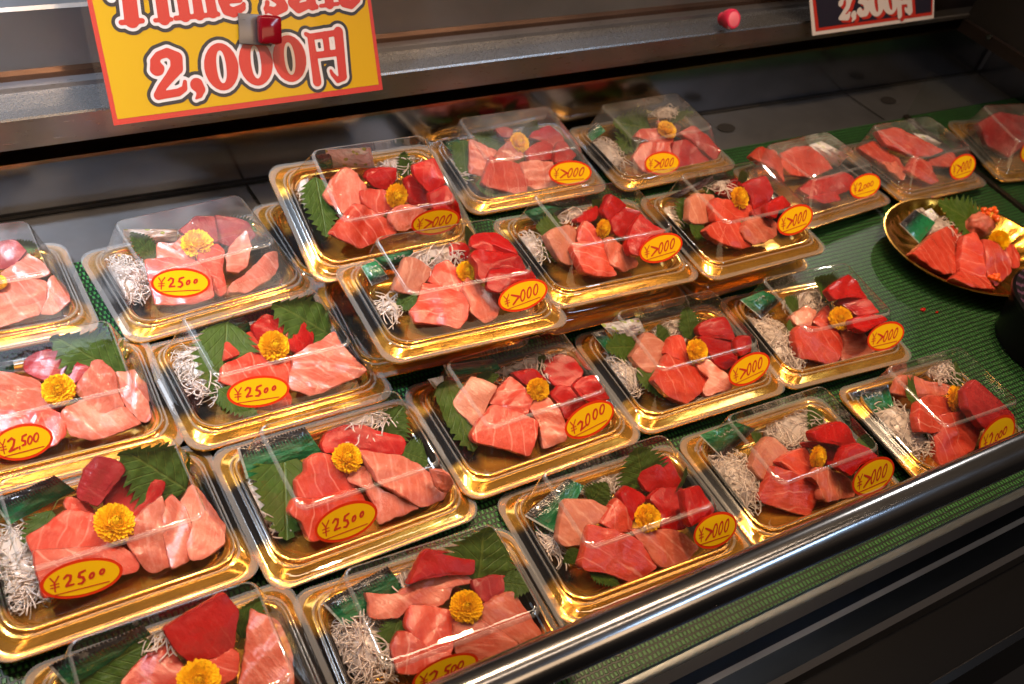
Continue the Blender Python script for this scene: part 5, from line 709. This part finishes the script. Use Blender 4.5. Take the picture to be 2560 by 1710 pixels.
# ================================================================== GOLD DISH, POT, SCRAPS
def dish():
    b = MB(); n = 96; prof = [(.62, .002), (.66, .0005), (.86, .014), (.97, .0235), (1.0, .0255), (1.005, .0265), (.985, .0270), (.965, .0262), (.90, .0185), (.80, .0100), (.70, .0055), (.62, .0045), (.40, .0042), (.02, .0042)]
    vs = []
    for k, (r, z) in enumerate(prof):
        for i in range(n):
            t = 2 * math.pi * i / n; rib = .0020 * math.cos(t * 24) if 8 <= k <= 10 else 0
            vs.append((.1266 * r * math.cos(t), .1006 * r * math.sin(t), z + rib))
    fs = [(k * n + i, k * n + (i + 1) % n, (k + 1) * n + (i + 1) % n, (k + 1) * n + i) for k in range(len(prof) - 1) for i in range(n)]
    b.add(vs, fs); return b.build('gold_dish', [PLATE_GOLD], True, 60)
o = link('gold_dish', dish()); o.matrix_world = Matrix.Translation((1.1952, .5172, .0)) @ Matrix.Rotation(math.radians(162.8), 4, 'Z'); tag(o, 'oval gold dish with ribbed wall and open sashimi on the green mat', 'dish')
# minced tuna topped with roe
MINCE = TUNA['p']; ROE, nt_, b_ = mat('salmon_roe'); setb(b_, Base_Color=(.80, .12, .012), Roughness=.08, Subsurface_Weight=.4, Subsurface_Scale=.004, Coat_Weight=.5)
bm = bmesh.new(); bmesh.ops.create_icosphere(bm, subdivisions=4, radius=1)
for v in bm.verts:
    d = 1 + .18 * noise.noise(v.co * 2.4) + .10 * noise.noise(v.co * 6); v.co = V3((v.co.x * .022 * d, v.co.y * .017 * d, v.co.z * .019 * d))
me = bpy.data.meshes.new('chopped_tuna'); bm.to_mesh(me); bm.free(); me.polygons.foreach_set('use_smooth', [True] * len(me.polygons)); me.materials.append(MINCE)
o = link('chopped_tuna', me); o.location = (1.2445, .545, .026); tag(o, 'mound of chopped pink tuna at the back of the gold dish', 'chopped tuna')
b = MB(); rr = random.Random(5)
def ball(c, r):
    v, f = lathe([(max(.0001, r * math.sin(math.pi * i / 8)), -r * math.cos(math.pi * i / 8)) for i in range(9)], 12); b.add([(x + c[0], y + c[1], z + c[2]) for x, y, z in v], f)
for k in range(14): ball((1.2575 + rr.uniform(-.013, .010), .546 + rr.uniform(-.012, .010), .0445 + rr.uniform(-.004, .004)), .0036)
o = link('salmon_roe', b.build('salmon_roe', [ROE], True)); tag(o, 'glossy orange salmon roe on top of the chopped tuna', 'salmon roe')
b = MB()
for k in range(7): ball((1.176 + rr.uniform(-.01, .012), .455 + rr.uniform(-.006, .006), .027 + rr.uniform(-.002, .003)), .0032)
o = link('salmon_roe', b.build('salmon_roe', [ROE], True)); tag(o, 'few orange salmon roe eggs at the front rim of the gold dish', 'salmon roe')
# black pot; the purple reflection on its clear lid is painted as stripes
PURPLE, nt_, b_ = mat('purple_reflection_film'); w = N(nt_, 'TexWave', wave_type='BANDS', bands_direction='DIAGONAL', i_Scale=26.0, i_Distortion=3.0); nt_.links.new(coord(nt_, 'Object'), w.inputs['Vector'])
c = ramp(nt_, w.outputs['Fac'], [(.55, (.008, .007, .009)), (.9, (.07, .03, .06))]); nt_.links.new(c.outputs[0], b_.inputs['Base Color']); setb(b_, Roughness=.12, Coat_Weight=.6)
pt = empty('black_pot', Matrix.Translation((1.166, .3500, 0))); tag(pt, 'black round pot with painted purple reflection stripes on clear lid at the right edge', 'pot')
b = MB(); v, f = lathe([(.0001, .0), (.060, .0), (.066, .003), (.0735, .058), (.0745, .062)], 64); b.add(v, f); link('pot_body', b.build('pot_body', [BLACKP], True, 45), pt)
b = MB(); v, f = lathe([(.0745, .062), (.079, .062), (.080, .064), (.080, .068), (.077, .0705)], 64); b.add(v, f); link('pot_rim', b.build('pot_rim', [BLACKP], True, 50), pt)
b = MB(); v, f = lathe([(.077, .0705), (.070, .0690), (.066, .074), (.040, .080), (.0001, .082)], 64); b.add(v, f); link('pot_lid', b.build('pot_lid', [PURPLE], True, 60), pt)
# scraps on the mat
def scrap(x, y, s, m, label, cat, name):
    rr = random.Random(int(x * 1000)); b = MB(); n = 9; top = [(s * rr.uniform(.5, 1.2) * math.cos(2 * math.pi * i / n), s * .6 * rr.uniform(.5, 1.2) * math.sin(2 * math.pi * i / n), .0018) for i in range(n)]
    v, f = ring_loft([[(a * 1.15, c * 1.15, 0) for a, c, z in top], top], True, True); b.add(v, f); o = link(name, b.build(name, [m], True)); o.location = (x, y, .0006); tag(o, label, cat)
scrap(1.049, .459, .0045, TUNA['r'], 'small red tuna crumb on the green mat below the dish', 'tuna crumb', 'tuna_crumb')
scrap(1.066, .449, .0022, TUNA['r'], 'tiny red crumb beside the larger crumb on the mat', 'tuna crumb', 'tuna_crumb')
scrap(.4165, .233, .006, DAIKON, 'white daikon scrap on the mat strip below the chrome rail', 'daikon scrap', 'daikon_scrap')

bpy.context.view_layer.update()
